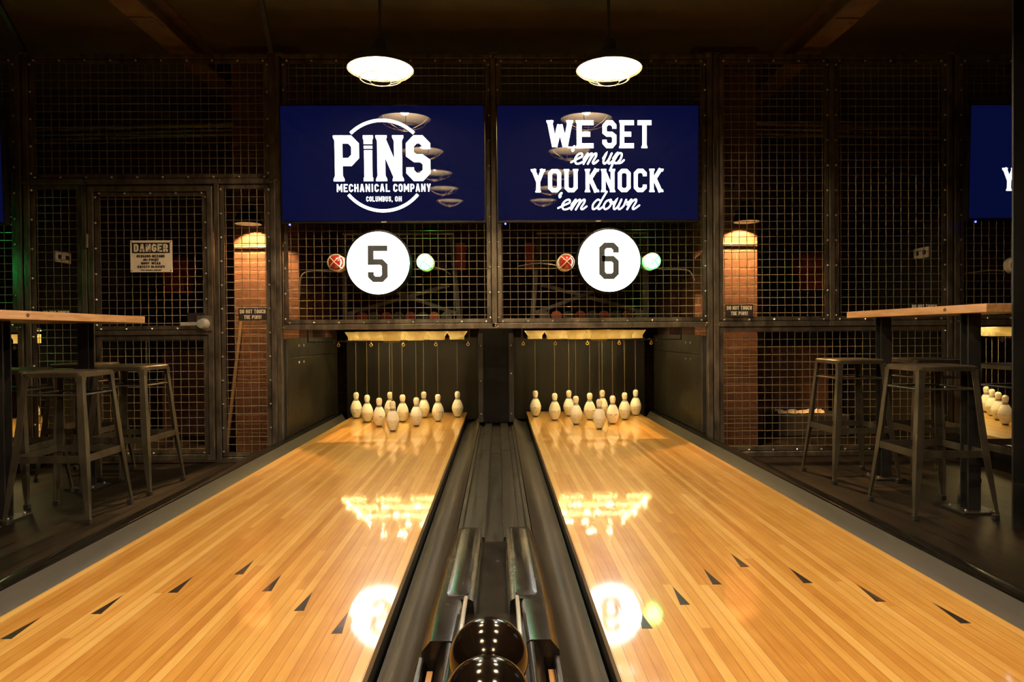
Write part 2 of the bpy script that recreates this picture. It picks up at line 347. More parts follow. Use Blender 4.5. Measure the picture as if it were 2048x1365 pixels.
def tag(o, label, cat, group=None, kind=None):
    o['label'] = label; o['category'] = cat
    if group: o['group'] = group
    if kind: o['kind'] = kind
    return o
def thing(name, label, cat, loc=(0,0,0), group=None, kind=None):
    o = bpy.data.objects.new(name, None); COL.objects.link(o); o.empty_display_size = 0.1
    o.location = loc; _loc[o.name] = tuple(loc)
    return tag(o, label, cat, group, kind)
def struct(o):
    o['kind'] = 'structure'; return o
KIDS = {}
def copy_tree(o, parent=None):
    c = o.copy(); COL.objects.link(c)
    if parent is not None: c.parent = parent
    for ch in list(o.children): copy_tree(ch, c)
    return c
def dup(o, loc, label=None, rz=None, group=None):
    c = copy_tree(o); c.location = loc
    if label: c['label'] = label
    if rz is not None: c.rotation_euler.z = rz
    if group: c['group'] = group
    return c

# ------------------------------------------------------------------ lettering
def stroke(pts, t, closed=False):
    P = [Vector((p[0], p[1])) for p in pts]; n = len(P); Lq = []; Rq = []
    for i in range(n):
        if closed or 0 < i < n-1:
            a = (P[i]-P[i-1]).normalized(); b = (P[(i+1) % n]-P[i]).normalized()
            na = Vector((-a.y, a.x)); nb = Vector((-b.y, b.x)); m = (na+nb)
            if m.length < 1e-6: m = na
            m.normalize(); k = 1/max(0.35, m.dot(na))
        else:
            d = (P[1]-P[0]) if i == 0 else (P[-1]-P[-2]); d.normalize(); m = Vector((-d.y, d.x)); k = 1
        Lq.append(P[i]+m*(t/2*k)); Rq.append(P[i]-m*(t/2*k))
    out = []
    for i in range(n if closed else n-1):
        j = (i+1) % n; out.append([Rq[i], Rq[j], Lq[j], Lq[i]])
    return out
def glyph(ch, wd, t, c=0.13):
    """polygons of one block capital in a wd x 1 box, stroke t, corner chamfer c"""
    l, r, b, T, m = t/2, wd-t/2, t/2, 1-t/2, 0.5; cx = wd/2; S = []
    box8 = [(l+c,b),(r-c,b),(r,b+c),(r,T-c),(r-c,T),(l+c,T),(l,T-c),(l,b+c)]
    if ch == 'P': S = [([(l,0),(l,1)],0), ([(l,T),(r-c,T),(r,T-c),(r,m-.08+c),(r-c,m-.08),(l,m-.08)],0)]
    elif ch == 'I': S = [([(cx,0),(cx,1)],0)]
    elif ch == 'N': S = [([(l,0),(l,1)],0), ([(r,0),(r,1)],0), ([(l,1-t*.3),(r,t*.3)],0)]
    elif ch == 'S': S = [([(r,.70),(r,T-c),(r-c,T),(l+c,T),(l,T-c),(l,m+c*.7),(l+c,m),(r-c,m),(r,m-c*.7),(r,b+c),(r-c,b),(l+c,b),(l,b+c),(l,.30)],0)]
    elif ch == 'M': S = [([(l,0),(l,1)],0), ([(r,0),(r,1)],0), ([(l,1-t*.3),(cx,.35),(r,1-t*.3)],0)]
    elif ch == 'E': S = [([(l,0),(l,1)],0), ([(l,T),(wd,T)],0), ([(l,b),(wd,b)],0), ([(l,m),(wd*.8,m)],0)]
    elif ch == 'F': S = [([(l,0),(l,1)],0), ([(l,T),(wd,T)],0), ([(l,m),(wd*.8,m)],0)]
    elif ch == 'C': S = [([(r,.68),(r,T-c),(r-c,T),(l+c,T),(l,T-c),(l,b+c),(l+c,b),(r-c,b),(r,b+c),(r,.32)],0)]
    elif ch == 'G': S = [([(r,.70),(r,T-c),(r-c,T),(l+c,T),(l,T-c),(l,b+c),(l+c,b),(r-c,b),(r,b+c),(r,.46),(cx,.46)],0)]
    elif ch == 'H': S = [([(l,0),(l,1)],0), ([(r,0),(r,1)],0), ([(l,m),(r,m)],0)]
    elif ch == 'A': S = [([(l,0),(cx-t*.15,1)],0), ([(r,0),(cx+t*.15,1)],0), ([(wd*.22,.28),(wd*.78,.28)],0)]
    elif ch == 'L': S = [([(l,0),(l,1)],0), ([(l,b),(wd,b)],0)]
    elif ch == 'O': S = [(box8,1)]
    elif ch == 'U': S = [([(l,1),(l,b+c),(l+c,b),(r-c,b),(r,b+c),(r,1)],0)]
    elif ch == 'B': S = [([(l,0),(l,1)],0), ([(l,T),(r-c,T),(r,T-c),(r,m+c*.8),(r-c*.7,m),(r,m-c*.8),(r,b+c),(r-c,b),(l,b)],0), ([(l,m),(r-c*.7,m)],0)]
    elif ch == 'D': S = [([(l,0),(l,1)],0), ([(l,T),(r-c,T),(r,T-c),(r,b+c),(r-c,b),(l,b)],0)]
    elif ch == 'R': S = [([(l,0),(l,1)],0), ([(l,T),(r-c,T),(r,T-c),(r,m-.04+c),(r-c,m-.04),(l,m-.04)],0), ([(cx,m-.04),(r,.2),(r,0)],0)]
    elif ch == 'T': S = [([(0,T),(wd,T)],0), ([(cx,0),(cx,T)],0)]
    elif ch == 'Y': S = [([(l*.8,1),(cx,.45),(cx,0)],0), ([(wd-l*.8,1),(cx,.45)],0)]
    elif ch == 'W': S = [([(l*.8,1),(wd*.29,.05)],0), ([(wd*.29,.05),(cx,.85)],0), ([(cx,.85),(wd*.71,.05)],0), ([(wd*.71,.05),(wd-l*.8,1)],0)]
    elif ch == 'K': S = [([(l,0),(l,1)],0), ([(l,.40),(wd-l,1)],0), ([(wd*.42,.52),(wd-l,0)],0)]
    elif ch == ',': S = [([(cx,.16),(cx-.03,-.14)],0)]
    elif ch == '!': S = [([(cx,.32),(cx,1)],0), ([(cx,0),(cx,.18)],0)]
    elif ch == '5': S = [([(wd,T),(l,T),(l,m+.05),(r-c,m+.05),(r,m+.05-c),(r,b+c),(r-c,b),(l+c,b),(l,b+c),(l,.28)],0)]
    elif ch == '6': S = [([(r,.72),(r,T-c),(r-c,T),(l+c,T),(l,T-c),(l,b+c),(l+c,b),(r-c,b),(r,b+c),(r,m+.06-c),(r-c,m+.06),(l,m+.06)],0)]
    return [q for pts, cl in S for q in stroke(pts, t, bool(cl))]
SERIF = {'P': [(0,0),(0,1)], 'I': [(2,0),(2,1)], 'N': [(0,0),(0,1),(1,0),(1,1)], 'M': [(0,0),(1,0),(0,1),(1,1)], 'W': [(0,1),(1,1)], 'Y': [(2,0),(0,1),(1,1)],
         'K': [(0,0),(0,1),(1,0),(1,1)], 'T': [(2,0)], 'U': [(0,1),(1,1)], 'E': [(0,0),(0,1)], 'R': [(0,0),(0,1)], 'H': [(0,0),(0,1),(1,0),(1,1)]}
WID = {'I': .26, 'M': .72, 'W': .86, ' ': .34, ',': .2, '!': .22, 'N': .58, 'A': .6}
def text_polys(txt, x0, x1, y0, y1, t=.2, gap=.13, serif=False, base=.54, c=.13):
    """block lettering stretched into the box x0..x1, y0..y1"""
    ws = [WID.get(ch, base) for ch in txt]; tot = sum(ws) + gap*(len(txt)-1)
    kx = (x1-x0)/tot; ky = y1-y0; x = 0; out = []
    for ch, wd in zip(txt, ws):
        ps = glyph(ch, wd, t if ch != 'I' else min(t, wd), c) if ch != ' ' else []
        if serif:
            for side, tb in SERIF.get(ch, []):
                cx = t/2 if side == 0 else wd-t/2 if side == 1 else wd/2
                hw = t/2+.036; y = 0 if tb == 0 else 1; y2 = .05 if tb == 0 else .95; y3 = .12 if tb == 0 else .88
                ps = ps + [[Vector((cx-hw,y)),Vector((cx+hw,y)),Vector((cx+hw,y2)),Vector((cx-hw,y2))],
                           [Vector((cx-hw,y2)),Vector((cx+hw,y2)),Vector((cx+t/2,y3)),Vector((cx-t/2,y3))]]
        out += [[(x0+(x+p.x)*kx, y0+p.y*ky) for p in q] for q in ps]; x += wd+gap
    return out
def arc_poly(cx, cy, R, t, a0, a1, n=24):
    pts = [(cx+R*math.cos(a0+(a1-a0)*i/n), cy+R*math.sin(a0+(a1-a0)*i/n)) for i in range(n+1)]
    return [[tuple(p) for p in q] for q in stroke(pts, t)]
def smooth(pts, k=6):
    out = []; n = len(pts)
    for i in range(n-1):
        p0, p1, p2, p3 = [Vector(pts[max(0, min(n-1, i+j))]) for j in (-1, 0, 1, 2)]
        for s_ in range(k):
            u = s_/k; out.append(0.5*((2*p1)+(p2-p0)*u+(2*p0-5*p1+4*p2-p3)*u*u+(3*p1-p0-3*p2+p3)*u**3))
    out.append(Vector(pts[-1])); return out
CUR = {  # joined handwriting, x height 1, advance last
 'e': ([[(-.1,.15),(.25,.42),(.62,.70),(.50,.98),(.24,.85),(.14,.45),(.32,.06),(.62,.06),(.95,.32)]], .82),
 'm': ([[(0,.45),(.16,.95),(.20,.8),(.12,0)], [(.12,.05),(.30,.75),(.50,.98),(.56,.75),(.46,0)], [(.46,.05),(.64,.75),(.84,.98),(.92,.72),(.82,.18),(.96,.03),(1.2,.32)]], 1.12),
 'u': ([[(0,.5),(.16,.98),(.10,.30),(.26,.02),(.50,.30),(.64,.98)], [(.64,.98),(.56,.25),(.70,.03),(.98,.35)]], .90),
 'p': ([[(0,.5),(.20,.98),(.14,.3),(.02,-.62)], [(.12,.3),(.36,.95),(.66,.9),(.66,.4),(.40,.04),(.16,.2)], [(.5,.06),(.8,.1),(1.0,.35)]], .95),
 'd': ([[(.58,.85),(.30,.96),(.08,.5),(.20,.04),(.46,.2),(.62,.7)], [(.82,1.75),(.66,1.0),(.56,.25),(.70,.03),(.96,.32)]], .88),
 'o': ([[(.5,.95),(.20,.85),(.08,.42),(.28,.03),(.56,.25),(.60,.7),(.46,.96),(.5,.72),(.9,.72)]], .80),
 'w': ([[(0,.5),(.14,.98),(.10,.30),(.24,.02),(.44,.35),(.52,.98)], [(.52,.98),(.48,.28),(.62,.02),(.86,.35),(.90,.95)], [(.90,.95),(.95,.74),(1.18,.74)]], 1.10),
 'n': ([[(0,.45),(.18,.95),(.22,.8),(.14,0)], [(.14,.05),(.32,.75),(.56,.98),(.64,.72),(.54,.18),(.68,.03),(1.0,.40)]], .95),
 't': ([[(.30,1.55),(.12,.3),(.26,.03),(.5,.35)], [(0,1.0),(.5,1.0)]], .5), 'h': ([[(.34,1.75),(.10,0)], [(.12,.1),(.30,.8),(.52,.95),(.58,.7),(.50,.15),(.62,.03),(.9,.35)]], .82),
 'i': ([[(0,.5),(.16,.98),(.08,.25),(.22,.03),(.45,.35)], [(.22,1.35),(.24,1.45)]], .42), 's': ([[(0,.2),(.3,1.0),(.5,.45),(.34,.02),(.08,.12)]], .6),
 ' ': ([], .42), "'": ([[(.22,1.62),(.10,1.42),(.16,1.24),(.20,1.34)]], .40)}
def script_polys(txt, x0, x1, y0, xh, t=.2, slant=.28):
    adv = sum(CUR[c][1] for c in txt); kx = (x1-x0)/(adv+.1); x = 0; out = []
    for c in txt:
        for st in CUR[c][0]:
            tt = t if c != "'" else t*1.3
            pts = [(x0+(x+p[0]+slant*(p[1]-.5))*kx, y0+p[1]*xh) for p in smooth(st)]
            out += [[tuple(p) for p in q] for q in stroke(pts, tt*xh)]
            for e in (pts[0], pts[-1]):
                out.append([(e[0]+tt*xh*.5*math.cos(a*PI/4), e[1]+tt*xh*.5*math.sin(a*PI/4)) for a in range(8)])
        x += CUR[c][1]
    return out
def plate(polys, y0, y1):       # 2-D polygons in x,z, given a thickness between y0 (front) and y1
    mb = MB()
    for q in polys:
        n = len(q); P = [(p[0], y0, p[1]) for p in q] + [(p[0], y1, p[1]) for p in q]
        mb.add(P, [list(range(n)), [n+i for i in range(n)][::-1]] + [[i, (i+1) % n, n+(i+1) % n, n+i] for i in range(n)])
    return mb

# ------------------------------------------------------------------ the room
FZ = -0.17; CZ = 3.04; DC = 5.0; XC = -0.02
struct(B(-7, 7, -4, 8.4, FZ-.1, FZ).build('floor', M['floor']))
struct(B(-7, 7, -4, 8.4, CZ, CZ+.1).build('ceiling', M['ceiling']))
struct(B(-7, 7, 8.3, 8.4, FZ, CZ).build('wall_back', M['brickdark']))
struct(B(-7.1, -7, -4, 8.4, FZ, CZ).build('wall_left', M['wall']))
struct(B(7, 7.1, -4, 8.4, FZ, CZ).build('wall_right', M['wall']))
struct(B(-7, 7, -4.1, -4, FZ, CZ).build('wall_front', M['wall']))
for s_, xx, nm in ((-1, -2.33, 'leftward'), (1, 2.36, 'rightward')):
    mb = B(xx-.09, xx+.09, -3.9, 8.25, 2.86, 2.875).box(xx-.007, xx+.007, -3.9, 8.25, 2.875, 3.025).box(xx-.09, xx+.09, -3.9, 8.25, 3.025, CZ)
    t = thing('ceiling_beam', 'rusty steel I-beam under the ceiling ' + ('above the door bay on the left' if s_ < 0 else 'above the stools on the right'), 'beam', (xx, 2, 2.86), 'ceiling beams', 'structure')
    mb.build('beam_section', M['beam'], t)
    p = B(xx-.08, xx+.08, 4.55, 4.72, 2.848, 2.86); q = p.build('splice_plate', M['beam'], t)
    MB().lathe([(.012,-.008),(.012,0)], 8, (xx-.05, 4.6, 2.848)).build('bolt', M['weld'], q); MB().lathe([(.012,-.008),(.012,0)], 8, (xx+.05, 4.6, 2.848)).build('bolt', M['weld'], q)

# brick piers behind the cage
for s_, side in ((-1, 'left'), (1, 'right')):
    def xs(a, b): return (a, b) if a < b else (b, a)
    a, b = xs(s_*1.58, s_*2.085)
    struct(B(a, b, 5.45, 5.85, FZ, CZ).build('wall_'+side+'_pier', M['brick']))
    a, b = xs(s_*1.585, s_*2.46)
    struct(B(a, b, 6.3, 6.75, FZ, CZ).build('wall_'+side+'_rear_pier', M['brickdark']))
    a, b = xs(s_*2.46, s_*3.1)
    struct(B(a, b, 6.35, 6.65, FZ, .62).build('wall_'+side+'_low', M['brickdark']))

# ------------------------------------------------------------------ lanes
LW = 1.054
def make_lane(xl, label):
    t = thing('bowling_lane', label, 'bowling lane', (xl+LW/2, 3, 0), 'bowling lanes')
    B(xl, xl+LW, -1.2, 6.585, -.028, 0).build('deck', M['lane'], t)
    B(xl+.004, xl+LW-.004, -1.2, 6.58, -.12, -.028).build('side_board', M['black'], t)
    B(xl, xl+LW, 6.585, 6.6, -.10, -.001).build('tail_plank', M['black'], t)
    return t
xL, xR = XC-.2835-LW, XC+.2835
laneL = make_lane(xL, 'pale maple lane on the left, below the 5 sign')
laneR = make_lane(xR, 'pale maple lane on the right, below the 6 sign')
for t, x0, lr in ((laneL, xL, -1), (laneR, xR, 1)):
    for k in range(7):
        x = x0+LW/2+(k-3)*.138; yt = 2.315-abs(k-3)*.148; yb = yt-.137
        MB().add([(x-.0138, yb, .0006), (x+.0138, yb, .0006), (x, yt, .0006), (x-.0138, yb, -.002), (x+.0138, yb, -.002), (x, yt, -.002)],
                 [(0,1,2),(5,4,3),(0,3,4,1),(1,4,5,2),(2,5,3,0)]).build('arrow_inlay', M['arrow'], t)
laneF = make_lane(3.515, 'maple lane at the far right, partly seen behind the bar stools')
laneG = make_lane(-3.485-LW, 'maple lane at the far left, seen as a sliver behind the left table')

def gutter_mb(xa, xb, y0=-1.2, y1=6.55):     # xa at the lane, xb at the capping
    n = 14; top = []; bot = []
    for i in range(n+1):
        u = i/n; a = PI*(1-u); x = (xa+xb)/2 + (xa-xb)/2*math.cos(PI*u)*1.0
        x = xa+(xb-xa)*u
        z = -.084-.008*math.sin(PI*min(u/.4, 1)) if u < .4 else -.084+.082*((u-.4)/.6)**1.9
        top.append((x, z))
    bot = [(x, z-.008) for x, z in top][::-1]
    return MB().extrude_y(top+bot, y0, y1)
gl = xL-.14; gr = xR+LW+.14
for xa, xb, lb in ((xL-.002, gl, 'grey gutter along the outer left side of the left lane'), (xL+LW+.002, XC-.1458, 'grey gutter between the left lane and the ball return'),
                   (xR-.002, XC+.1458, 'grey gutter between the right lane and the ball return'), (xR+LW+.002, gr, 'grey gutter along the outer right side of the right lane'),
                   (3.513, 3.375, 'grey gutter of the far right lane beyond the stools'), (-3.483, -3.345, 'grey gutter of the far left lane beyond the stools')):
    tag(gutter_mb(xa, xb).build('gutter', M['gutter'], smooth=True), lb, 'gutter', 'lane gutters')
for s_, x, lb in ((-1, gl, 'black capping beam between left gutter and dark plank floor'), (1, gr, 'black capping beam between right gutter and dark plank floor'),
                  (-1, 3.375, 'black capping beam beside the far right lane'), (1, -3.345, 'black capping beam beside the far left lane')):
    pr = [(0,-.012),(.004,.002),(.012,.006),(.052,.006),(.064,.003),(.072,-.006),(.075,-.02),(.075,FZ),(-.0,FZ)]
    o = MB().extrude_y([(x+s_*a, z) for a, z in pr], -1.2, 6.55).build('capping_beam', M['capping'], smooth=True)
    tag(o, lb, 'capping', 'lane cappings')

# divider between the lanes with the return track
t = thing('ball_return_track', 'charcoal channelled ball track running down the middle between two lanes', 'ball return', (XC, 4, -.09))
half = [(0,.002),(.032,.002),(.036,.022),(.090,.022),(.094,-.004),(.120,-.004),(.125,.008),(.140,.008),(.145,-.012),(.145,-.10)]
prof = [(XC+x, z) for x, z in half] + [(XC-x, z) for x, z in half[::-1][:-1]]
MB().extrude_y(prof, 2.465, 4.3).build('near_section', M['track'], t, smooth=True)
MB().extrude_y(prof, 4.306, 5.6).build('far_section', M['track'], t, smooth=True)

t = thing('ball_return_hood', 'black moulded ball return hood in the foreground between the lanes', 'ball return', (XC, 1.5, -.05))
def hood_sec(y, w_, zt, ch, zc, wb=None):
    wb = wb or .141; e = .022
    h = [(0,zc),(ch,zc),(ch+.004,zt-.006),(ch+.012,zt),(w_-e,zt),(w_-.004,zt-.022),(wb,-.02),(wb,-.06)]
    return [(XC+x, y, z) for x, z in h] + [(XC-x, y, z) for x, z in h[::-1][:-1]]
MB().loft([hood_sec(2.46,.128,.034,.042,.004), hood_sec(2.445,.136,.064,.042,.014), hood_sec(2.38,.141,.080,.040,.030), hood_sec(2.0,.145,.104,.040,.056),
           hood_sec(1.63,.146,.128,.040,.082), hood_sec(1.615,.146,.129,.040,.083)]).build('front_shell', M['hood'], t, smooth=True)
for s_ in (-1, 1):
    ring = lambda x0, x1, y0, y1, d: [(XC+s_*x, y, .080+(2.38-y)*.0640+d) for x, y in ((x0,y0),(x0+.006,y0+.02),(x1-.006,y0+.02),(x1,y0),(x1,y1),(x1-.006,y1-.02),(x0+.006,y1-.02),(x0,y1))]
    MB().loft([ring(.054,.112,2.355,1.65,-.010), ring(.056,.110,2.345,1.66,.002), ring(.061,.105,2.33,1.68,.005)]).build('raised_panel', M['hood'], t, smooth=True)
MB().loft([hood_sec(1.615,.146,.129,.064,.094), hood_sec(1.36,.142,.148,.068,.10), hood_sec(1.355,.142,.148,.068,.10)]).build('middle_shell', M['hood'], t, smooth=True)
MB().loft([hood_sec(1.355,.108,.146,.068,.10,.110), hood_sec(.95,.106,.150,.070,.10,.108), hood_sec(.45,.106,.150,.070,.10,.108)]).build('rear_shell', M['hood'], t, smooth=True)
for s_ in (-1, 1):
    xa = XC+s_*.128; x2 = XC+s_*.142
    B(min(xa, x2)-.003, max(xa, x2)-.003, .45, 1.35, -.05, .12).build('side_fin', M['hood'], t, bevel=.004)
    x1, x2 = XC+s_*.113, XC+s_*.124
    B(min(x1, x2), max(x1, x2), .45, 1.33, -.05, .10).build('wood_reflection_strip', M['slot'], t)['label'] = 'tan strip standing for reflected wood in the side slot'  # the tan colour paints the wood's reflection in this gap
    MB().tube([(XC+s_*.059, 1.57, .150), (XC+s_*.0585, 1.45, .164), (XC+s_*.058, 1.25, .177), (XC+s_*.058, .6, .1775)], .005, 10).build('chrome_rail', M['chrome'], t, smooth=True)['label'] = 'thin chrome rod carrying the balls'

for yy, lb in ((1.128, 'glossy black bowling ball, the one farther up the ball return'), (.992, 'glossy black bowling ball nearest the camera, cut by the lower frame edge')):
    o = MB().sphere((0, 0, 0), .066, 48, 24).build('bowling_ball', M['ball'], smooth=True); o.location = (XC, yy, .2195)
    tag(o, lb, 'bowling ball', 'bowling balls on the return')

# ------------------------------------------------------------------ pins
PROF = [(0,0),(.0185,0),(.0205,.0025),(.0255,.011),(.0350,.028),(.0450,.052),(.0503,.072),(.0515,.086),(.0500,.100),(.0455,.118),(.0385,.136),(.0295,.153),(.0225,.163),(.0188,.170),
        (.0182,.177),(.0200,.185),(.0228,.197),(.0240,.208),(.0236,.218),(.0212,.227),(.0165,.2335),(.0095,.2372),(0,.238)]
HEADY, ROWD = 5.345, .281
pin0 = thing('bowling_pin', '', 'bowling pin', (0, 0, 0))
MB().lathe(PROF, 36).build('body', M['pin'], pin0, smooth=True)
MB().tube([(0,0,.236),(0,0,.40),(.001,0,.55),(0,0,.708)], .0022, 6).build('string', M['string'], pin0)['label'] = 'thin taut cord rising from the pin'
MB().lathe([(.008,.232),(.009,.238),(.006,.243),(.0022,.246)], 12).build('string_collar', M['blacksteel'], pin0, smooth=True)
ROWN = {(0,0): 'head pin ', (1,0): 'second-row pin on the left, ', (1,1): 'second-row pin on the right, ', (2,0): 'third-row pin on the left, ', (2,1): 'third-row pin in the middle, ',
        (2,2): 'third-row pin on the right, ', (3,0): 'back-row pin farthest left, ', (3,1): 'back-row pin second from left, ', (3,2): 'back-row pin third from left, ', (3,3): 'back-row pin farthest right, '}
first = True
def rack(xc, where, grp, keep=None):
    global first
    for (r, k), nm in ROWN.items():
        if keep and (r, k) not in keep: continue
        loc = (xc+(k-r/2)*.3048, HEADY+r*ROWD, 0)
        rz = random.uniform(0, 6.28)
        lb = 'white corded pin, ' + nm + where
        if first: pin0.location = loc; pin0['label'] = lb; pin0['group'] = grp; first = False
        else: dup(pin0, loc, lb, rz, grp)
rack(xL+LW/2, 'left of the ball return', 'pins on the left lane')
rack(xR+LW/2, 'right of the ball return', 'pins on the right lane')
rack(4.03, 'on the far right lane', 'pins on the far right lane', [(0,0),(1,1),(2,2),(3,2),(3,3)])
rack(-4.012, 'on the far left lane', 'pins on the far left lane', [(0,0),(1,0),(2,0),(3,0),(3,1)])

# ------------------------------------------------------------------ pinsetters (cups, eye bolts, light strips), pit
def pinsetter(xc, lb, sd=-1):
    t = thing('pinsetter', lb, 'pin machine', (xc, 5.8, .70), 'string pinsetters')
    for (r, k) in ROWN:
        x = xc+(k-r/2)*.3048; y = HEADY+r*ROWD
        MB().lathe([(.056,.700),(.062,.697),(.066,.702),(.066,.735),(.070,.742),(.090,.772),(.096,.780),(.092,.782),(.060,.742),(.058,.72),(.056,.700)], 28, (x, y, 0), caps=False).build('centring_cup', M['cup'], t, smooth=True)
    B(xc-.62, xc+.62, 5.12, 6.5, .825, .845).build('deck_plate', M['blacksteel'], t)
    for k in range(4):
        for s_ in (-1, 1): pass
    B(xc-.615, xc+.615, 5.194, 5.206, .700, .708).build('cross_bar', M['blacksteel'], t)
    for q in (-.609, .609): B(xc+q-.006, xc+q+.006, 5.194, 5.206, .708, .845).build('hanger', M['blacksteel'], t)
    for k in range(5):
        x = xc+(-.38+k*.245 if sd < 0 else -.60+k*.245)
        e = MB().tube([(x, 5.20, .704), (x, 5.20, .688)], .004, 6)
        e.tube([(x+.010*math.cos(a*PI/6), 5.20, .678+.010*math.sin(a*PI/6)) for a in range(12)], .003, 6, closed=True)
        e.build('eye_bolt', M['brass'], t, smooth=True)
    # warm strips: a lower set of bars in front of each row facing the pins, and an added upper set, hidden, to make the cups glow
    segs = []
    for r in range(4):
        for k in range(r+1):
            x = xc+(k-r/2)*.3048; y = HEADY+r*ROWD
            segs.append(((x-.11, y-.142), (x+.11, y-.142), .706, M['led'])); segs.append(((x-.10, y+.02), (x+.10, y+.02), .815, M['ledfill']))
    segs.append(((xc+sd*.52, 6.00), (xc+sd*.19, 5.34), .706, M['leddim']))
    for a, b, z, m in segs:
        dv = Vector((b[0]-a[0], b[1]-a[1], 0)); L_ = dv.length; dv.normalize(); nv = Vector((-dv.y, dv.x, 0))*.014
        A = Vector((a[0], a[1], z)); Bv = Vector((b[0], b[1], z))
        h = MB().bar(A, Bv, .030, .004).bar(A+nv-Vector((0,0,.0035)), Bv+nv-Vector((0,0,.0035)), .002, .006).bar(A-nv-Vector((0,0,.0035)), Bv-nv-Vector((0,0,.0035)), .002, .006).build('light_channel', M['blacksteel'], t)
        mb = MB(); n = max(3, int(L_/.024))
        for i in range(n):
            mb.bar(A.lerp(Bv, (i+.22)/n)-Vector((0,0,.0032)), A.lerp(Bv, (i+.78)/n)-Vector((0,0,.0032)), .020, .0012)
        mb.build('light_strip', m, h)
    return t
psL = pinsetter(xL+LW/2, 'row of glowing cream cups hanging above the pins of the left lane')
psR = pinsetter(xR+LW/2, 'row of glowing cream cups hanging above the pins of the right lane', 1)
dup(psL, (4.03, 5.8, .70), 'glowing cream cups above the far right lane, beside the steel column')
dup(psR, (-4.012, 5.8, .70), 'glowing cream cups above the far left lane, under the left table top')

for xc, lb in ((xL+LW/2, 'dark vinyl curtain closing the pit behind the left pins'), (xR+LW/2, 'dark vinyl curtain closing the pit behind the right pins'),
               (4.03, 'dark pit curtain behind the far right pins'), (-4.012, 'dark pit curtain behind the far left pins')):
    mb = MB(); n = 60; P = []; hw = .68 if abs(xc) < 2 else .53
    for i in range(n+1):
        x = xc-hw+2*hw*i/n; y = 6.84+.003*math.sin(i*.35)+.001*math.sin(i*1.3)
        P.append((x, y))
    vs_ = [(x, y, -.1) for x, y in P]+[(x, y+.0, .72) for x, y in P]+[(x, y+.006, -.1) for x, y in P]+[(x, y+.006, .72) for x, y in P]
    m_ = n+1; fs = []
    for i in range(n): fs += [[i, i+1, m_+i+1, m_+i], [2*m_+i+1, 2*m_+i, 3*m_+i, 3*m_+i+1], [m_+i, m_+i+1, 3*m_+i+1, 3*m_+i], [2*m_+i, 2*m_+i+1, i+1, i]]
    fs += [[0, m_, 3*m_, 2*m_], [n, 2*m_+n, 3*m_+n, m_+n]]
    tag(mb.add(vs_, fs).build('pit_curtain', M['curtain'], smooth=True), lb, 'curtain', 'pit curtains')

# kickback side panels and the box between the pits
for s_, lb in ((-1, 'black side panel left of the pins under sign 5'), (1, 'black side panel right of the pins under sign 6')):
    x = XC+s_*1.535
    t = thing('kickback_panel', lb, 'side panel', (x, 5.8, 0), 'kickback panels')
    a, b = sorted((x, x+s_*.022))
    B(a, b, 5.07, 6.62, .008, .585).build('lower_board', M['kick'], t, bevel=.002)
    B(a, b, 5.07, 6.62, .589, .735).build('upper_board', M['kick'], t, bevel=.002)
    a, b = sorted((x+s_*.001, x+s_*.062))
    B(a, b, 5.045, 5.07, .008, .735).build('front_edge', M['blacksteel'], t, bevel=.002)
    for zz in (.545, .625+.05):
        for yy in (5.35, 5.48):
            MB().lathe([(.011,-.004),(.011,.004),(.006,.007)], 8, (x-s_*.001, yy, zz), 'X').build('bolt', M['zinc'], t)
    MB().lathe([(.012,-.003),(.012,.004)], 10, (x-s_*.001, 6.5, .69), 'X').build('bolt', M['zinc'], t)
t = thing('pit_divider', 'tall black box standing between the two pin pits', 'divider', (XC, 6, .02))
B(XC-.140, XC+.140, 5.62, 6.7, .024, .80).build('body', M['black'], t, bevel=.003)
for s_ in (-1, 1):
    a, b = sorted((XC+s_*.105, XC+s_*.146))
    fl = B(a, b, 5.600, 5.618, .03, .76).build('edge_flange', M['blacksteel'], t, bevel=.002)
    for zz in (.10, .40+s_*.03, .66): MB().lathe([(.006,0),(.006,.004),(.003,.006)], 8, (XC+s_*.124, 5.600, zz), 'Y').build('screw', M['zinc'], fl)

# ------------------------------------------------------------------ the steel mesh cage
PIT = .0565; WR = .0024
def wire_mesh(x0, x1, z0, z1, y, name='wire_mesh', parent=None, phase=0.0):
    mb = MB(); nx = max(1, int((x1-x0)/PIT)); nz = max(1, int((z1-z0)/PIT))
    ox = x0+((x1-x0)-nx*PIT)/2; oz = z0+((z1-z0)-nz*PIT)/2
    xs_ = [ox+i*PIT for i in range(nx+1)]; zs_ = [oz+i*PIT for i in range(nz+1)]
    rj = random.Random(int((x0+9)*1000+z0*77))
    def wire(pts): mb.tube(pts, WR, 5, caps=False)
    for i, x in enumerate(xs_):
        if x < x0+.004 or x > x1-.004: continue
        p = [(x, y, z0-.006)]
        for j, z in enumerate(zs_):
            if z0 < z < z1: p.append((x+rj.uniform(-.0003,.0003), y+(WR if (i+j) % 2 else -WR), z))
        wire(p+[(x, y, z1+.006)])
    for j, z in enumerate(zs_):
        if z < z0+.004 or z > z1-.004: continue
        p = [(x0-.006, y, z)]
        for i, x in enumerate(xs_):
            if x0 < x < x1: p.append((x, y+(-WR if (i+j) % 2 else WR), z+rj.uniform(-.0003,.0003)))
        wire(p+[(x1+.006, y, z)])
    return mb.build(name, M['wire'], parent, smooth=True, weld=False)
bolt_me = None
def bolt(x, z, y, parent, big=1.0):
    global bolt_me
    if bolt_me is None:
        o = MB().lathe([(.0085,0),(.0085,.005),(.006,.009),(.003,.011)], 8, (0, 0, 0), 'Y').build('bolt', M['zinc']); bolt_me = o.data
        bpy.data.objects.remove(o)
    o = bpy.data.objects.new('bolt', bolt_me); COL.objects.link(o); o.parent = parent; o.location = Vector((x, y, z))-wl(parent)
    return o
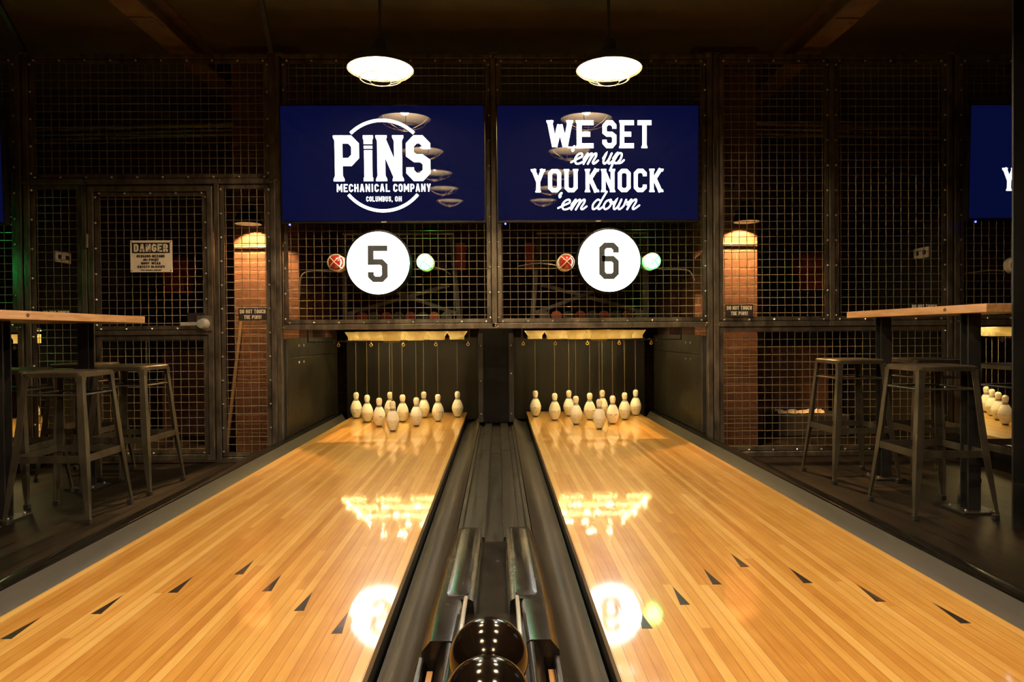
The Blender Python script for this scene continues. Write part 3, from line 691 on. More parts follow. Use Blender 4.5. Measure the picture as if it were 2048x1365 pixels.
def panel(x0, x1, z0, z1, parent, fl=.034, y=DC, bolts=.17, sides='LRTB', name='angle_frame', mesh=True):
    """an angle-iron frame inside x0..x1, z0..z1 with woven wire mesh and bolts"""
    mb = MB()
    for a, b, c, d in ((x0, x1, z0, z0+fl), (x0, x1, z1-fl, z1), (x0, x0+fl, z0+fl, z1-fl), (x1-fl, x1, z0+fl, z1-fl)): mb.box(a, b, y+.012, y+.018, c, d)
    g = .005
    for a, b, c, d in ((x0, x1, z0, z0+g), (x0, x1, z1-g, z1), (x0, x0+g, z0, z1), (x1-g, x1, z0, z1)): mb.box(a, b, y+.012, y+.045, c, d)
    fr = mb.build(name, M['steel'], parent)
    if mesh: wire_mesh(x0+fl, x1-fl, z0+fl, z1-fl, y+.022, parent=parent)
    yb = y+.012
    nx = max(1, int((x1-x0-.08)/bolts)); nz = max(1, int((z1-z0-.08)/bolts))
    if 'B' in sides:
        for i in range(nx+1): bolt(x0+.04+(x1-x0-.08)*i/nx, z0+.011, yb, fr)
    if 'T' in sides:
        for i in range(nx+1): bolt(x0+.04+(x1-x0-.08)*i/nx, z1-.011, yb, fr)
    for sd, xx in (('L', x0+.011), ('R', x1-.011)):
        if sd in sides:
            for i in range(nz+1): bolt(xx, z0+.04+(z1-z0-.08)*i/nz, yb, fr)
    return fr
def tubebox(name, x0, x1, z0, z1, parent, y0=DC, dep=.05):
    return B(x0, x1, y0, y0+dep, z0, z1).build(name, M['steel'], parent, bevel=.004)
def weld(x, z, parent, s=.02):
    mb = MB(); 
    for k in range(5): mb.sphere((x+random.uniform(-s, s), DC-.001, z+random.uniform(-s*.5, s*.5)), random.uniform(.004, .008), 6, 4, (1.3, .35, .8))
    return mb.build('weld_mark', M['weld'], parent, smooth=True)
TZ0, TZ1 = 2.755, 2.80

# lane bay: two mesh panels above the pits
t = thing('mesh_screen', 'steel mesh screen over both lane pits, carrying the televisions and number signs', 'mesh screen', (XC, DC, .8))
for x, x2 in ((-1.611, -1.574), (-.045, -.005), (1.545, 1.585)):
    tubebox('post', x, x2, FZ if abs(x) > 1 else .805, TZ1, t)
tubebox('bottom_rail', -1.56, 1.545, .795, .835, t); tubebox('top_rail', -1.56, 1.545, TZ0+.01, TZ1, t)
panel(-1.56, -.045, .835, TZ0+.01, t); panel(-.005, 1.545, .835, TZ0+.01, t)
for x in (-1.57, -.025, 1.55): weld(x, .815, t, .03); weld(x, TZ1-.01, t)
for x in (-1.6, -.045, 1.545): B(x-.012, x+.052, DC-.003, DC+.05, TZ1, TZ1+.008).build('cap_plate', M['weld'], t)

# door bay on the left
t = thing('mesh_partition', 'steel mesh partition around the gate on the left', 'mesh partition', (-2.5, DC, FZ), 'mesh partitions')
X0, X1 = -3.415, -1.612
for a, b in ((X0, X0+.04), (X1-.04, X1)): tubebox('post', a, b, FZ, TZ1, t)
for a in (-3.005, -2.055): tubebox('door_jamb', a, a+.036, FZ, 1.86, t)
tubebox('top_rail', X0+.04, X1-.04, TZ0+.01, TZ1, t); tubebox('middle_rail', X0+.04, X1-.04, 1.86, 1.90, t); 
tubebox('sill_rail', X0+.04, -3.005, FZ, FZ+.04, t); tubebox('sill_rail', -2.019, X1-.04, FZ, FZ+.04, t)
panel(X0+.04, X1-.04, 1.90, TZ0+.01, t)
panel(X0+.04, -3.005, FZ+.04, 1.86, t, bolts=.21, sides='L')
panel(-2.019, X1-.04, FZ+.04, 1.86, t, bolts=.17, sides='LR')
for x in (-3.40, -2.985, -2.04, -1.63): weld(x, 1.88, t, .028)
for a in (X0, X1-.04): B(a-.012, a+.052, DC-.003, DC+.05, TZ1, TZ1+.008).build('cap_plate', M['weld'], t)
for a, (px, py) in ((X1-.02, (536, 0)), (X0+.02, (6, 0))):
    MB().bar((a, DC+.02, TZ1+.008), (a+.05, 4.66, CZ-.002), .03, .03).build('knee_brace', M['blacksteel'], t)

t = thing('mesh_gate', 'steel mesh gate with lever handle and DANGER sign on the left', 'gate', (-2.51, DC, FZ))
gx0, gx1, gz0, gz1 = -2.958, -2.066, FZ+.02, 1.846
for nm, a, b, c, d in (('stile', gx0, gx0+.04, gz0, gz1), ('stile', gx1-.04, gx1, gz0, gz1), ('rail', gx0+.04, gx1-.04, gz1-.04, gz1), ('rail', gx0+.04, gx1-.04, .765, .80), ('rail', gx0+.04, gx1-.04, gz0, gz0+.045)):
    tubebox(nm, a, b, c, d, t, DC-.004)
panel(gx0+.04, gx1-.04, .80, gz1-.04, t, y=DC-.004); panel(gx0+.04, gx1-.04, gz0+.045, .765, t, y=DC-.004, sides='B')
B(gx1-.185, gx1-.06, DC-.008, DC-.004, .83, .925).build('lock_guard', M['blacksteel'], t)
lk = B(gx1-.115, gx1-.005, DC-.022, DC-.006, .79, .905).build('lock_plate', M['steel'], t, bevel=.004)
MB().lathe([(.0,.062),(.030,.058),(.036,.045),(.036,.018),(.040,.012),(.040,0)], 24, (gx1-.058, DC-.022, .845), 'Y').build('lever_rose', M['chrome'], lk, smooth=True)['label'] = 'chrome lever rose'
MB().bar((gx1-.05, DC-.07, .845), (gx1-.205, DC-.072, .842), .012, .026).build('lever_handle', M['chrome'], lk, bevel=.004)['label'] = 'chrome lever handle'
for x, z in ((gx0+.02, gz1-.02), (gx1-.02, gz1-.02), (gx1-.03, .78), (gx0+.03, .78)): weld(x, z, t, .02)
for zz in (.2, 1.45): MB().lathe([(.012,-.05),(.012,.05)], 10, (gx0-.004, DC-.006, zz)).build('hinge', M['steel'], t)

# right bay
t = thing('mesh_partition', 'steel mesh partition behind the stools on the right', 'mesh partition', (2.5, DC, FZ), 'mesh partitions')
X0, X1 = 1.592, 3.375
for a, b in ((X0, X0+.04), (X1-.04, X1)): tubebox('post', a, b, FZ, TZ1, t)
tubebox('mullion', 2.455, 2.495, .835, TZ0+.01, t)
tubebox('top_rail', X0+.04, X1-.04, TZ0+.01, TZ1, t); tubebox('middle_rail', X0+.04, X1-.04, .795, .835, t); tubebox('sill_rail', X0+.04, X1-.04, FZ, FZ+.04, t)
panel(X0+.04, 2.455, .835, TZ0+.01, t, sides='RTB'); panel(2.495, X1-.04, .835, TZ0+.01, t); panel(X0+.04, X1-.04, FZ+.04, .795, t, sides='BR')
for x in (1.61, 2.475, 3.355): weld(x, .815, t, .026)
for x in (X0, 2.455, X1-.04): B(x-.012, x+.052, DC-.003, DC+.05, TZ1, TZ1+.008).build('cap_plate', M['weld'], t)

# the neighbouring lane bays at the two picture edges
for x0, x1, lb in ((3.392, 4.95, 'steel mesh screen over the far right lane'), (-4.95, -3.432, 'steel mesh screen over the far left lane')):
    t = thing('mesh_screen', lb, 'mesh screen', ((x0+x1)/2, DC, .8))
    for a in (x0, x1-.04): tubebox('post', a, a+.04, .009 if abs(a) < 3.6 or abs(a+.04) < 3.6 else .8, TZ1, t)
    tubebox('bottom_rail', x0+.04, x1-.04, .795, .835, t); tubebox('top_rail', x0+.04, x1-.04, TZ0+.01, TZ1, t)
    panel(x0+.04, x1-.04, .835, TZ0+.01, t); weld(x0+.02 if x0 > 0 else x1-.02, .815, t, .03)

# ------------------------------------------------------------------ televisions
TVW, TVH = 1.452, .834; S4 = FPX/4.93
def tv(xc, zc, label, content):
    t = thing('television', label, 'television', (xc, 4.885, zc), 'televisions on the mesh screen')
    b = MB().box(xc-TVW/2, xc+TVW/2, 4.872, 4.925, zc-TVH/2, zc+TVH/2)
    b.build('casing', M['bezel'], t, bevel=.004)
    B(xc-TVW/2+.010, xc+TVW/2-.010, 4.868, 4.874, zc-TVH/2+.018, zc+TVH/2-.010).build('screen', M['screen'], t)
    B(xc-.25, xc+.25, 4.925, 5.0, zc-.18, zc+.18).build('wall_bracket', M['blacksteel'], t)
    B(xc-.018, xc+.018, 4.866, 4.872, zc-TVH/2+.004, zc-TVH/2+.012).build('maker_badge', M['zinc'], t)
    MB().sphere((xc-TVW/2+.06, 4.872, zc-TVH/2-.008), .007, 10, 6).build('standby_light', M['ledblue'], t)['label'] = 'small blue standby light'
    if content == 'pins':
        O = at(767, 332, 4.868)
        def u(px): return (px-767)/S4*.988 + O.x
        def v(py): return (332-py)/S4*.988 + O.z
        P = []
        for ch, a, c in (('P', 671, 719), ('N', 755, 804), ('S', 812, 860)):
            wd = .55; ps = glyph(ch, wd, .176, .12)
            for sd, tb in (SERIF[ch] if ch != 'S' else []):
                cx = .09 if sd == 0 else wd-.09; y, y2, y3 = (0, .045, .12) if tb == 0 else (1, .955, .88)
                ps += [[Vector((cx-.125,y)),Vector((cx+.125,y)),Vector((cx+.125,y2)),Vector((cx-.125,y2))], [Vector((cx-.125,y2)),Vector((cx+.125,y2)),Vector((cx+.088,y3)),Vector((cx-.088,y3))]]
            P += [[(u(a+(c-a)*p.x/wd), v(362-90*p.y)) for p in q] for q in ps]
        def rect(a, b_, c, d): return [(u(a), v(d)), (u(b_), v(d)), (u(b_), v(c)), (u(a), v(c))]
        P += [rect(729, 745, 301, 355), rect(727.5, 746.5, 355, 362), rect(728.5, 745.5, 292.5, 298), rect(728.5, 745.5, 279, 289), rect(727, 747, 272, 279)]
        plate(P, 4.8655, 4.868).build('title_lettering', M['glyph'], t, weld=False)
        for wrd, a, c, y0, y1 in (('MECHANICAL', 674, 779, 383, 367.5), ('COMPANY', 786, 860, 383, 367.5), ('COLUMBUS,', 732, 784, 402, 392), ('OH', 789, 802, 402, 392)):
            plate(text_polys(wrd, u(a), u(c), v(y0), v(y1), t=.17, gap=.17), 4.8655, 4.868).build('small_lettering', M['glyph'], t, weld=False)
        R = 88/S4; tt = 6.3/S4
        for a0, a1 in ((45.5, 134.5), (219.5, 320.5)):
            plate(arc_poly(u(765.5), v(331.5), R, tt, math.radians(a0), math.radians(a1)), 4.8655, 4.868).build('arc_emblem', M['glyph'], t, weld=False)
    elif content == 'slogan':
        O = at(1194, 332, 4.868)
        dx = xc-(.725+XC+.019)
        def u(px): return (px-1194)/S4*.988 + O.x + dx
        def v(py): return (332-py)/S4*.988 + O.z
        K = dict(t=.175, gap=.15, serif=True, base=.58, c=.11)
        for wrd, a, c, y0, y1 in (('WE', 1095, 1187, 297, 242), ('SET', 1205, 1303, 297, 242), ('YOU', 1063, 1155, 384, 338), ('KNOCK', 1171, 1326, 384, 338)):
            plate(text_polys(wrd, u(a), u(c), v(y0), v(y1), **K), 4.8655, 4.868).build('block_lettering', M['glyph'], t, weld=False)
        for wrd, a, c, y0, h in (("'", 1138, 1148, 328, 21), ("em", 1147, 1198, 328, 21), ("up", 1206, 1250, 328, 21), ("'", 1112, 1122, 418.5, 20), ("em", 1121, 1175, 418.5, 20), ("down", 1184, 1281, 418.5, 20)):
            plate(script_polys(wrd, u(a), u(c), v(y0), h/S4, t=.175), 4.8655, 4.868).build('script_lettering', M['glyph'], t, weld=False)
    t.rotation_euler.x = 0.034
    return t
zt_ = 1.968
tv(-.807, zt_, 'television on the left above sign 5, navy screen with white circular PINS emblem', 'pins')
tv(.724, zt_, 'television on the right above sign 6, navy screen with white slogan in block letters', 'slogan')
tv(4.131, zt_, 'television at the right picture edge, half hidden by the steel column', 'slogan')
tv(-4.19, zt_, 'television at the left picture edge, a strip of navy screen', '')

# ------------------------------------------------------------------ number signs and signal lamps
def number_sign(x, z, ch, lb, px0, px1, py0, py1):
    t = thing('number_sign', lb, 'sign', (x, 4.90, z), 'round number signs')
    MB().lathe([(.222,-.10),(.236,-.10),(.236,.004),(.230,.008),(.2235,.008),(.2235,.000),(0,.000)], 72, (x, 4.89, z), 'Y').build('drum_rim', M['black'], t, smooth=True)
    MB().lathe([(0,.0045),(.222,.0045),(.2225,.003),(.2225,.001),(0,.001)], 72, (x, 4.89, z), 'Y').build('lit_face', M['disc'], t)
    a = at(px0, py1, 4.88); b = at(px1, py0, 4.88); wd = .53
    ps = [[(a.x+(b.x-a.x)*p.x/wd, a.z+(b.z-a.z)*p.y) for p in q] for q in glyph(ch, wd, .158, .09)]
    plate(ps, 4.8825, 4.8855).build('numeral', M['numeral'], t, weld=False)
    return t
number_sign(-.851, 1.268, '5', 'round lit white sign with a charcoal 5', 735.7, 774.8, 491, 565)
number_sign(.801, 1.276, '6', 'round lit white sign with a charcoal 6', 1198.6, 1237.8, 485, 559)
JX = []
def jar(x, z, col, lb):
    t = thing('signal_lamp', lb, 'signal lamp', (x, 4.98, z), 'caged signal lamps')
    y = 4.985
    MB().lathe([(.030,0),(.058,0),(.060,.012),(.060,.05),(.052,.055),(.048,.06)], 24, (x, y, z), 'Y').build('base_ring', M['jarwire'], t, smooth=True)
    g = MB().lathe([(.046,.055),(.050,.07),(.050,.13),(.044,.155),(.028,.172),(0,.178)], 24, (x, y, z), 'Y')
    g.build('glass_globe', M['redglass'] if col == 'red' else M['green'], t, smooth=True)['label'] = col+' glass globe'
    mb = MB()
    for h in (.07, .09, .11, .13): mb.tube([(x+.057*math.cos(a*PI/12), y-h, z+.057*math.sin(a*PI/12)) for a in range(24)], .0034, 6, closed=True)
    for a0 in (PI/4, 3*PI/4):
        pts = []
        for k in range(13):
            b = -PI/2+PI*k/12; r = .057*math.sin(b); h = .13+.055*math.cos(b)
            pts.append((x+r*math.cos(a0), y-h, z+r*math.sin(a0)))
        mb.tube([(x-.057*math.cos(a0), y-.06, z-.057*math.sin(a0))]+pts+[(x+.057*math.cos(a0), y-.06, z+.057*math.sin(a0))], .0034, 6)
    mb.build('wire_guard', M['jarwire'], t, smooth=True)
    B(x-.03, x+.03, 4.985, 5.02, z-.03, z+.03).build('mounting_box', M['zinc'], t)
    return t
jar(-1.145, 1.270, 'red', 'unlit red caged signal lamp left of sign 5')
jar(-.515, 1.270, 'green', 'glowing green caged signal lamp right of sign 5')
jar(.488, 1.264, 'red', 'unlit red caged signal lamp left of sign 6')
jar(1.105, 1.268, 'green', 'glowing green caged signal lamp right of sign 6')
jar(3.80, 1.232, 'red', 'unlit red caged signal lamp at the right edge, beside the steel column')
jar(-3.74, 1.262, 'green', 'green caged signal lamp of the far left lane')
def hose(pts, lb, r=.0052):
    o = MB().tube(smooth([tuple(p) for p in pts], 8), r, 8).build('conduit', M['conduit'], smooth=True)
    return tag(o, lb, 'conduit', 'flexible conduits')
hose([(-1.10, 5.02, 1.243), (-1.2, 5.06, 1.225), (-1.36, 5.08, 1.232), (-1.46, 5.12, 1.20), (-1.5, 5.2, 1.05)], 'flexible grey conduit running left from the red lamp beside sign 5')
hose([(-.48, 5.02, 1.253), (-.44, 5.06, 1.245), (-.40, 5.10, 1.235), (-.36, 5.2, 1.21)], 'short flexible conduit behind the green lamp beside sign 5')
hose([(.46, 5.02, 1.25), (.38, 5.06, 1.27), (.28, 5.10, 1.28), (.16, 5.2, 1.27)], 'flexible conduit running left from the red lamp beside sign 6')
hose([(1.14, 5.02, 1.243), (1.22, 5.06, 1.228), (1.34, 5.07, 1.228), (1.43, 5.08, 1.215), (1.49, 5.15, 1.15)], 'flexible grey conduit running right from the green lamp beside sign 6')
hose([(3.78, 5.03, 1.20), (3.68, 5.06, 1.205), (3.6, 5.08, 1.195), (3.48, 5.1, 1.18)], 'flexible conduit running left from the red lamp at the right edge')

# ------------------------------------------------------------------ flat signs on the mesh
def board(xc, zc, wd, ht, y, name, label, bg, cat='sign', group=None):
    t = thing(name, label, cat, (xc, y, zc), group)
    B(xc-wd/2, xc+wd/2, y, y+.004, zc-ht/2, zc+ht/2).build('plate', bg, t, bevel=.001)
    return t
a = at(261, 545, 4.985); b = at(344, 481, 4.985); xc, zc, wd, ht = (a.x+b.x)/2, (a.z+b.z)/2, b.x-a.x, b.z-a.z
t = board(xc, zc, wd, ht, 4.985, 'danger_sign', 'cream DANGER notice hanging on the mesh gate', M['signwhite'])
def U(f): return xc-wd/2+wd*f
def V(f): return zc-ht/2+ht*f
B(U(.045), U(.945), 4.9835, 4.985, V(.60), V(.93)).build('header_band', M['signink'], t)
plate(text_polys('DANGER', U(.09), U(.90), V(.64), V(.89), t=.21, gap=.13), 4.982, 4.9835).build('header_lettering', M['signwhite'], t, weld=False)
for wrd, a, c, y0, y1 in (('PERSONS', .16, .485, .465, .545), ('BEYOND', .53, .82, .465, .545), ('POINT', .45, .68, .355, .43), ('MUST', .26, .46, .245, .32), ('WEAR', .51, .72, .245, .32), ('SAFETY', .17, .46, .135, .21),
                          ('GLASSES', .50, .82, .135, .21), ('PINS', .25, .34, .05, .08), ('MECHANICAL', .36, .54, .05, .08), ('COMPANY', .56, .74, .05, .08)):
    plate(text_polys(wrd, U(a), U(c), V(y0), V(y1), t=.19, gap=.18), 4.982, 4.985).build('notice_lettering', M['signink'], t, weld=False)
plate(script_polys('this', U(.31), U(.42), V(.362), ht*.045, t=.22), 4.982, 4.985).build('notice_lettering', M['signink'], t, weld=False)
for fx in (.035, .965):
    for fz in (.05, .95): MB().lathe([(.004,0),(.004,.002)], 8, (U(fx), 4.985, V(fz)), 'Y').build('screw', M['signink'], t)
for x, z, lb in ((-1.782, .912, 'black DO NOT TOUCH THE PINS plate before the left brick pier'), (1.778, .914, 'black DO NOT TOUCH THE PINS plate before the right brick pier'),
              (-3.19, .912, 'black warning plate mostly hidden behind the left table top'), (3.16, .915, 'black warning plate mostly hidden behind the right table top')):
    t = board(x, z, .206, .092, 4.998, 'warning_plate', lb, M['signink'], 'sign', 'do not touch plates')
    for wrd, a, c, y0, y1 in (('DO', -.092, -.061, .006, .035), ('NOT', -.049, -.002, .006, .035), ('TOUCH', .011, .092, .006, .035), ('THE', -.062, -.018, -.034, -.006), ('PINS!', -.005, .062, -.034, -.006)):
        plate(text_polys(wrd, x+a, x+c, z+y0, z+y1, t=.19, gap=.16), 4.996, 4.998).build('lettering', M['signwhite'], t, weld=False)

# ------------------------------------------------------------------ pendant lamps
lamp0 = thing('pendant_lamp', '', 'lamp', (0, 0, 0))
R_ = .203
inner = [(R_-.002,.001),(R_-.03,.018),(.14,.052),(.09,.082),(.055,.104),(.038,.118),(.0,.120)]
MB().lathe(inner, 48, caps=False).build('reflector', M['enamel'], lamp0, smooth=True)
MB().lathe([(R_+.003,-.004),(R_+.005,.002),(R_-.025,.024),(.143,.058),(.093,.088),(.058,.111),(.046,.124),(.046,.17),(.03,.19),(.012,.195),(0,.195)], 48, caps=False).build('shade', M['shade_out'], lamp0, smooth=True)
MB().tube([(0,0,.19),(0,0,.62)], .010, 10).build('stem', M['shade_out'], lamp0, smooth=True)
MB().sphere((0,0,.075), .042, 20, 12, (1,1,1.15)).build('bulb', M['bulb'], lamp0, smooth=True)
mb = MB()
def ring(r, z): mb.tube([(r*math.cos(a*PI/18), r*math.sin(a*PI/18), z) for a in range(36)], .0022, 6, closed=True)
ring(R_+.003, -.003); ring(.13, -.060); ring(.062, -.085)
for a in range(6):
    th = a*PI/3+.35; c, s_ = math.cos(th), math.sin(th)
    mb.tube([(r*c, r*s_, z) for r, z in ((R_+.003,-.003),(.185,-.028),(.155,-.050),(.13,-.060),(.095,-.074),(.062,-.085))], .0022, 6)
mb.build('wire_guard', M['cagewire'], lamp0, smooth=True)
LZ = 2.418
xl_, xr_ = -.722, .710
lamps = [(xl_, 4.3, 'lit pendant lamp with wire guard above the left television'), (xr_, 4.3, 'lit pendant lamp with wire guard above the right television')]
for k, yy in enumerate((3.02, 1.75, .5, -.8)):
    nm = ('second', 'third', 'fourth', 'fifth', 'sixth')[k]
    lamps += [(xl_, yy, nm+' pendant lamp from the screen over the left lane, overhead'), (xr_, yy, nm+' pendant lamp from the screen over the right lane, overhead')]
for i, (x, y, lb) in enumerate(lamps):
    if i == 0: lamp0.location = (x, y, LZ); lamp0['label'] = lb; lamp0['group'] = 'caged pendant lamps'
    else: dup(lamp0, (x, y, LZ), lb, i*.4, 'caged pendant lamps')

# wall sconces on the brick piers
for s_, lb in ((-1, 'black gooseneck sconce lighting the left brick pier'), (1, 'black gooseneck sconce lighting the right brick pier')):
    x = -1.915 if s_ < 0 else 1.945
    t = thing('wall_sconce', lb, 'sconce', (x, 5.40, 1.64), 'brick pier sconces'); y = 5.30
    MB().lathe([(.098,1.615),(.101,1.615),(.093,1.66),(.070,1.70),(.045,1.73),(.036,1.775),(.0,1.78),(0,1.772),(.032,1.767),(.041,1.727),(.066,1.695),(.089,1.658),(.098,1.615)], 28, (x, y, 0), caps=False).build('shade', M['sconce'], t, smooth=True)
    MB().tube(smooth([(x, y, 1.775), (x, y, 1.84), (x, y+.04, 1.90), (x, y+.10, 1.90), (x, y+.148, 1.88)], 5), .008, 8).build('gooseneck', M['blacksteel'], t, smooth=True)
    MB().sphere((x, y, 1.712), .020, 14, 8).build('bulb', M['sconcebulb'], t, smooth=True)
    MB().tube([(s_*1.60, 5.438, 1.46), (s_*2.075, 5.438, 1.455)], .007, 8).build('conduit_run', M['machine'], t, smooth=True)
tag(B(1.66, 1.76, 5.40, 5.45, 1.26, 1.42).build('electrical_box', M['machine'], bevel=.004), 'grey electrical box on the right brick pier', 'electrical box')

# ------------------------------------------------------------------ pinsetter machinery behind the mesh
for xc, lb, mir in ((xL+LW/2, 'dim string machine frame behind the mesh under the left television', 1), (xR+LW/2, 'dim string machine frame behind the mesh under the right television', -1)):
    t = thing('string_machine', lb, 'pin machine', (xc, 6.1, .85), 'string machines')
    B(xc-.56, xc+.56, 5.75, 6.25, .845, .87).build('base_plate', M['machine'], t)
    for a, b in (((.44*mir, 1.62), (.50*mir, .86)), ((-.46*mir, 1.62), (-.46*mir, .86))):
        MB().bar((xc+a[0], 5.8, a[1]), (xc+b[0], 5.8, b[1]), .04, .03).build('upright', M['machine'], t)
    MB().bar((xc-.45*mir, 5.78, .93), (xc+.42*mir, 5.78, 1.17), .022, .03).build('cross_brace', M['machine'], t)
    MB().bar((xc-.05*mir, 5.76, 1.12), (xc+.48*mir, 5.76, .93), .022, .03).build('cross_brace', M['machine'], t)
    MB().tube([(xc-.46, 5.74, 1.60), (xc+.46, 5.74, 1.60)], .012, 10).build('roller_bar', M['conduit'], t, smooth=True)
    B(xc+.52*mir-.04, xc+.52*mir+.04, 5.72, 5.88, 1.30, 1.52).build('motor_box', M['redpaint'], t, bevel=.008)['label'] = 'red motor box'
    B(xc+.36*mir-.05, xc+.36*mir+.03, 5.80, 5.92, 1.30, 1.44).build('control_box', M['blacksteel'], t, bevel=.006)
    for k in range(9):
        MB().lathe([(.03,-.02),(.045,-.02),(.045,-.012),(.03,-.010),(.03,.010),(.045,.012),(.045,.02),(.03,.02)], 14, (xc-.40+k*.1, 5.72, .90), 'Y').build('string_spool', M['redpaint'] if k % 2 else M['machine'], t, smooth=True)
    for k in range(8):
        MB().lathe([(.018,-.012),(.018,.012)], 12, (xc-.30+k*.08, 5.70, 1.66), 'Y').build('pulley', M['blacksteel'], t)
for s_, x0, lb in ((-1, -3.2, 'red motor box behind the mesh gate'), (1, 3.02, 'red motor box behind the right mesh partition')):
    t = thing('pin_machine_cabinet', 'sloping dark machine side of the far '+('left' if s_ < 0 else 'right')+' lane behind the mesh', 'pin machine', (s_*3.35, 5.8, .007))
    xa, xb = sorted((s_*3.325, s_*3.368))
    MB().add([(xa, 5.1, .007), (xa, 6.5, .007), (xa, 6.5, 1.42), (xa, 5.1, 1.60), (xb, 5.1, .007), (xb, 6.5, .007), (xb, 6.5, 1.42), (xb, 5.1, 1.60)],
             [(0,1,2,3),(7,6,5,4),(0,4,5,1),(1,5,6,2),(2,6,7,3),(3,7,4,0)]).build('side_plate', M['kick'], t)
    xa, xb = sorted((s_*3.315, s_*3.325))
    B(xa, xb, 5.20, 5.38, 1.325, 1.405).build('outlet_plate', M['outlet'], t)
    for yy in (5.245, 5.335): B(xa-.002, xb+.002, yy-.02, yy+.02, 1.348, 1.382).build('socket', M['signink'], t)
    q = thing('motor_box', lb, 'motor', (s_*2.95, 6.6, 1.3), 'red motor boxes')
    MB().lathe([(.0,-.14),(.10,-.14),(.11,-.12),(.11,.12),(.10,.14),(0,.14)], 20, (s_*3.06, 6.6, 1.42), 'X').build('drum', M['redpaint'], q, smooth=True)
    B(s_*3.06-.10, s_*3.06+.10, 6.5, 6.7, 1.16, 1.32).build('gear_case', M['redpaint'], q, bevel=.01)
    B(s_*3.06-.03, s_*3.06+.03, 6.57, 6.63, .62 if abs(s_*3.06) < 3.1 else FZ, 1.16).build('stand', M['blacksteel'], q)
# pipes along the back
def cyl_thing(name, pts, r, m, lb, cat, n=12, group=None):
    return tag(MB().tube(pts, r, n).build(name, m, smooth=True), lb, cat, group)
for k, dz in enumerate((0, .05, .09)):
    w_ = ('topmost', 'middle', 'lowest')[k]
    cyl_thing('wall_pipe', [(-4.1, 6.1, 2.58-dz), (-1.7, 6.1, 2.645-dz)], (.03, .016, .02)[k], M['pipe'], w_+' of three long pipes high behind the left mesh', 'pipe', 12, 'pipes behind the left mesh')
    cyl_thing('wall_pipe', [(1.65, 6.1, 2.645-dz), (4.1, 6.1, 2.58-dz)], (.03, .016, .02)[k], M['pipe'], w_+' of three long pipes high behind the right mesh', 'pipe', 12, 'pipes behind the right mesh')
cyl_thing('wooden_pole', [(-2.155, 5.42, FZ), (-2.02, 5.44, .95)], .014, M['stick'], 'thin wooden pole leaning against the left brick pier', 'pole')
# crumpled plastic on the ground behind the right mesh
rr = random.Random(3); P = []; n = 16
for j in range(6):
    for i in range(n+1): P.append((2.50+.42*i/n, 6.05+.12*j/5, FZ+.19+rr.uniform(0, .035)*(1 if 0 < j < 5 else .2)))
F = [[j*(n+1)+i, j*(n+1)+i+1, (j+1)*(n+1)+i+1, (j+1)*(n+1)+i] for j in range(5) for i in range(n)]
o = MB().add(P, F).build('plastic_sheet', M['debris']); md = o.modifiers.new('thick', 'SOLIDIFY'); md.thickness = .003
tag(o, 'crumpled pale plastic sheet on a ledge behind the right mesh', 'plastic sheet')
tag(B(2.46, 3.1, 5.95, 6.345, FZ, FZ+.185).build('dark_crate', M['wall'], bevel=.01), 'low dark crate behind the right mesh, under the plastic sheet', 'crate')

# ------------------------------------------------------------------ bar tables, stools, column
def table(xc, y0, y1, py, lb, xa, xb):
    t = thing('bar_table', lb, 'table', (xc, (y0+y1)/2, FZ), 'high bar tables')
    z1 = .884
    top = B(xa, xb, y0, y1, z1-.042, z1).build('tabletop', M['tabletop'], t, bevel=.003)
    MB().sphere(((xb if xc < 0 else xa), y0+.30, z1-.02), .011, 12, 8, (.12, 1.2, .9)).build('knot', M['knot'], top, smooth=True)
    for yy in py:
        mb = B(xc-.032, xc+.032, yy-.032, yy-.025, FZ+.012, z1-.042).box(xc-.032, xc+.032, yy+.025, yy+.032, FZ+.012, z1-.042).box(xc-.004, xc+.004, yy-.025, yy+.025, FZ+.012, z1-.042)
        lg = mb.build('leg', M['blacksteel'], t)
        bp = B(xc-.09, xc+.09, yy-.085, yy+.085, FZ, FZ+.012).build('base_plate', M['blacksteel'], t, bevel=.002)
        for i in (-1, 1):
            for j in (-1, 1): MB().lathe([(.007,0),(.007,.007),(.004,.010)], 8, (xc+i*.065, yy+j*.060, FZ+.012)).build('anchor_bolt', M['zinc'], bp)
table(-2.53, 3.0, 4.38, (3.52, 4.24), 'high oak-topped bar table with black steel legs on the left', -2.86, -2.24)
table(2.42, 3.17, 4.46, (3.45, 4.24), 'high oak-topped bar table with black steel legs on the right', 2.30, 2.65)

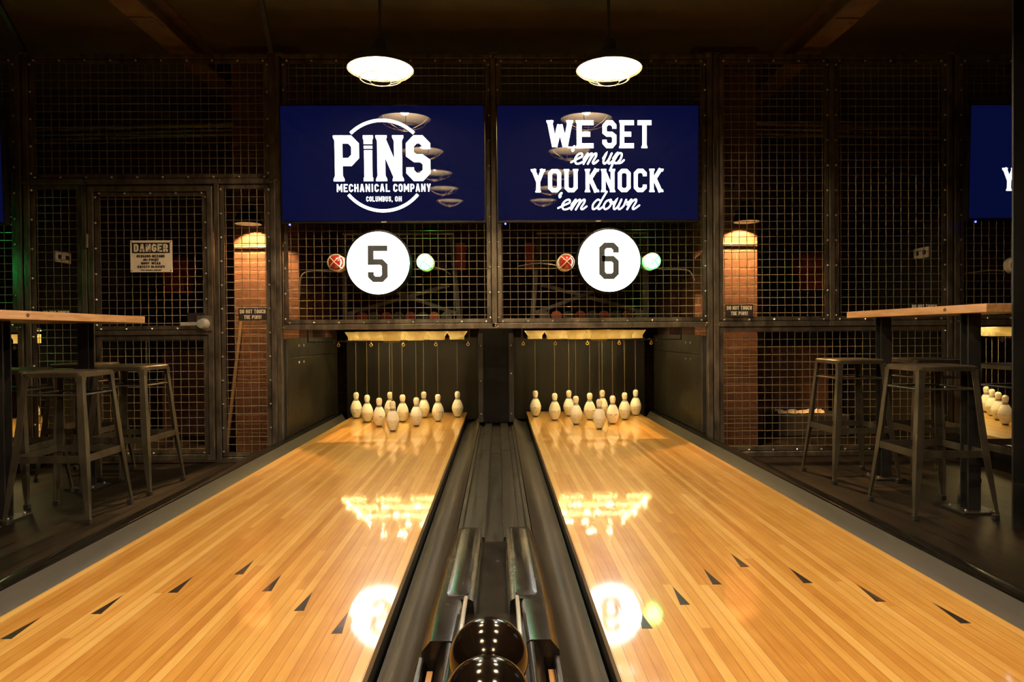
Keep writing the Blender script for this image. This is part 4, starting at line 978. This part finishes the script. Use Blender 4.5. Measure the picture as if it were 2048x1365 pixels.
stool0 = thing('bar_stool', '', 'stool', (0, 0, 0))
SH = .753; ST = .151; SB = .21
mb = MB()
def rsq(h, r, z, n=5):
    out = []
    for qx, qy, a0 in ((1,1,0),(-1,1,PI/2),(-1,-1,PI),(1,-1,1.5*PI)):
        for k in range(n+1):
            a = a0+PI/2*k/n; out.append((qx*(h-r)+r*math.cos(a), qy*(h-r)+r*math.sin(a), z))
    return out
mb.loft([rsq(ST, .028, SH-.028), rsq(ST+.002, .030, SH-.007), rsq(ST-.004, .034, SH-.002), rsq(ST-.012, .03, SH), rsq(ST-.03, .025, SH-.003)])
mb.build('seat', M['gun'], stool0, smooth=True)
for sx in (-1, 1):
    for sy in (-1, 1):
        secs = []
        for z, o_, w_ in ((SH-.02, ST-.002, .040), (SH-.06, ST-.002, .030), (SH-.13, ST+.004, .030), (.42, ST+.022, .036), (.30, ST+.033, .034), (.14, ST+.048, .026), (.022, SB, .016)):
            th = .004
            L_ = [(o_, o_), (o_, o_-w_), (o_-th, o_-w_), (o_-th, o_-th), (o_-w_, o_-th), (o_-w_, o_)]
            secs.append([(sx*a, sy*b, z) for a, b in L_])
        lg = MB().loft(secs).build('leg', M['gun'], stool0)
        B(sx*(SB-.011)-.013, sx*(SB-.011)+.013, sy*(SB-.011)-.013, sy*(SB-.011)+.013, 0, .026).build('foot_cap', M['rubber'], lg, bevel=.003)
zf, of = .318, ST+.0295
for a, b in (((-1,-1),(1,-1)), ((1,-1),(1,1)), ((1,1),(-1,1)), ((-1,1),(-1,-1))):
    MB().bar((a[0]*(of-.004), a[1]*(of-.004), zf), (b[0]*(of-.004), b[1]*(of-.004), zf), .004, .036).build('footrest_bar', M['gun'], stool0)
    MB().tube([(a[0]*(ST-.006), a[1]*(ST-.006), .635), (b[0]*(ST-.006), b[1]*(ST-.006), .635)], .0055, 8).build('upper_rod', M['gun'], stool0, smooth=True)
SPOTS = [(-2.24, 3.61, .02, 'gunmetal bar stool on the lane side of the left table, nearest the camera'), (-2.235, 4.22, -.03, 'gunmetal bar stool on the lane side of the left table, nearer the mesh gate'),
         (-2.755, 3.92, .03, 'gunmetal bar stool behind the left table, nearer the camera'), (-2.76, 4.62, .0, 'gunmetal bar stool behind the left table, close to the mesh'),
         (2.228, 3.48, 0, 'gunmetal bar stool on the lane side of the right table, nearest the camera'), (2.226, 4.29, .02, 'gunmetal bar stool on the lane side of the right table, nearer the mesh'),
         (2.72, 4.29, -.02, 'gunmetal bar stool behind the right table, close to the mesh'), (2.73, 3.48, .02, 'gunmetal bar stool behind the right table, cut off by the steel column')]
for i, (x, y, rz, lb) in enumerate(SPOTS):
    if i == 0:
        stool0.location = (x, y, FZ); stool0.rotation_euler.z = rz; stool0['label'] = lb; stool0['group'] = 'gunmetal bar stools'
    else: dup(stool0, (x, y, FZ), lb, rz, 'gunmetal bar stools')
t = thing('steel_column', 'black steel column at the right picture edge in front of the table', 'column', (2.5, 3.08, FZ), None, 'structure')
B(2.398, 2.58, 3.04, 3.05, FZ, CZ).box(2.484, 2.494, 3.05, 3.13, FZ, CZ).box(2.398, 2.58, 3.13, 3.14, FZ, CZ).build('column_shaft', M['blacksteel'], t)
B(2.395, 2.401, 3.036, 3.05, FZ, CZ).build('edge_strip', M['beam'], t)
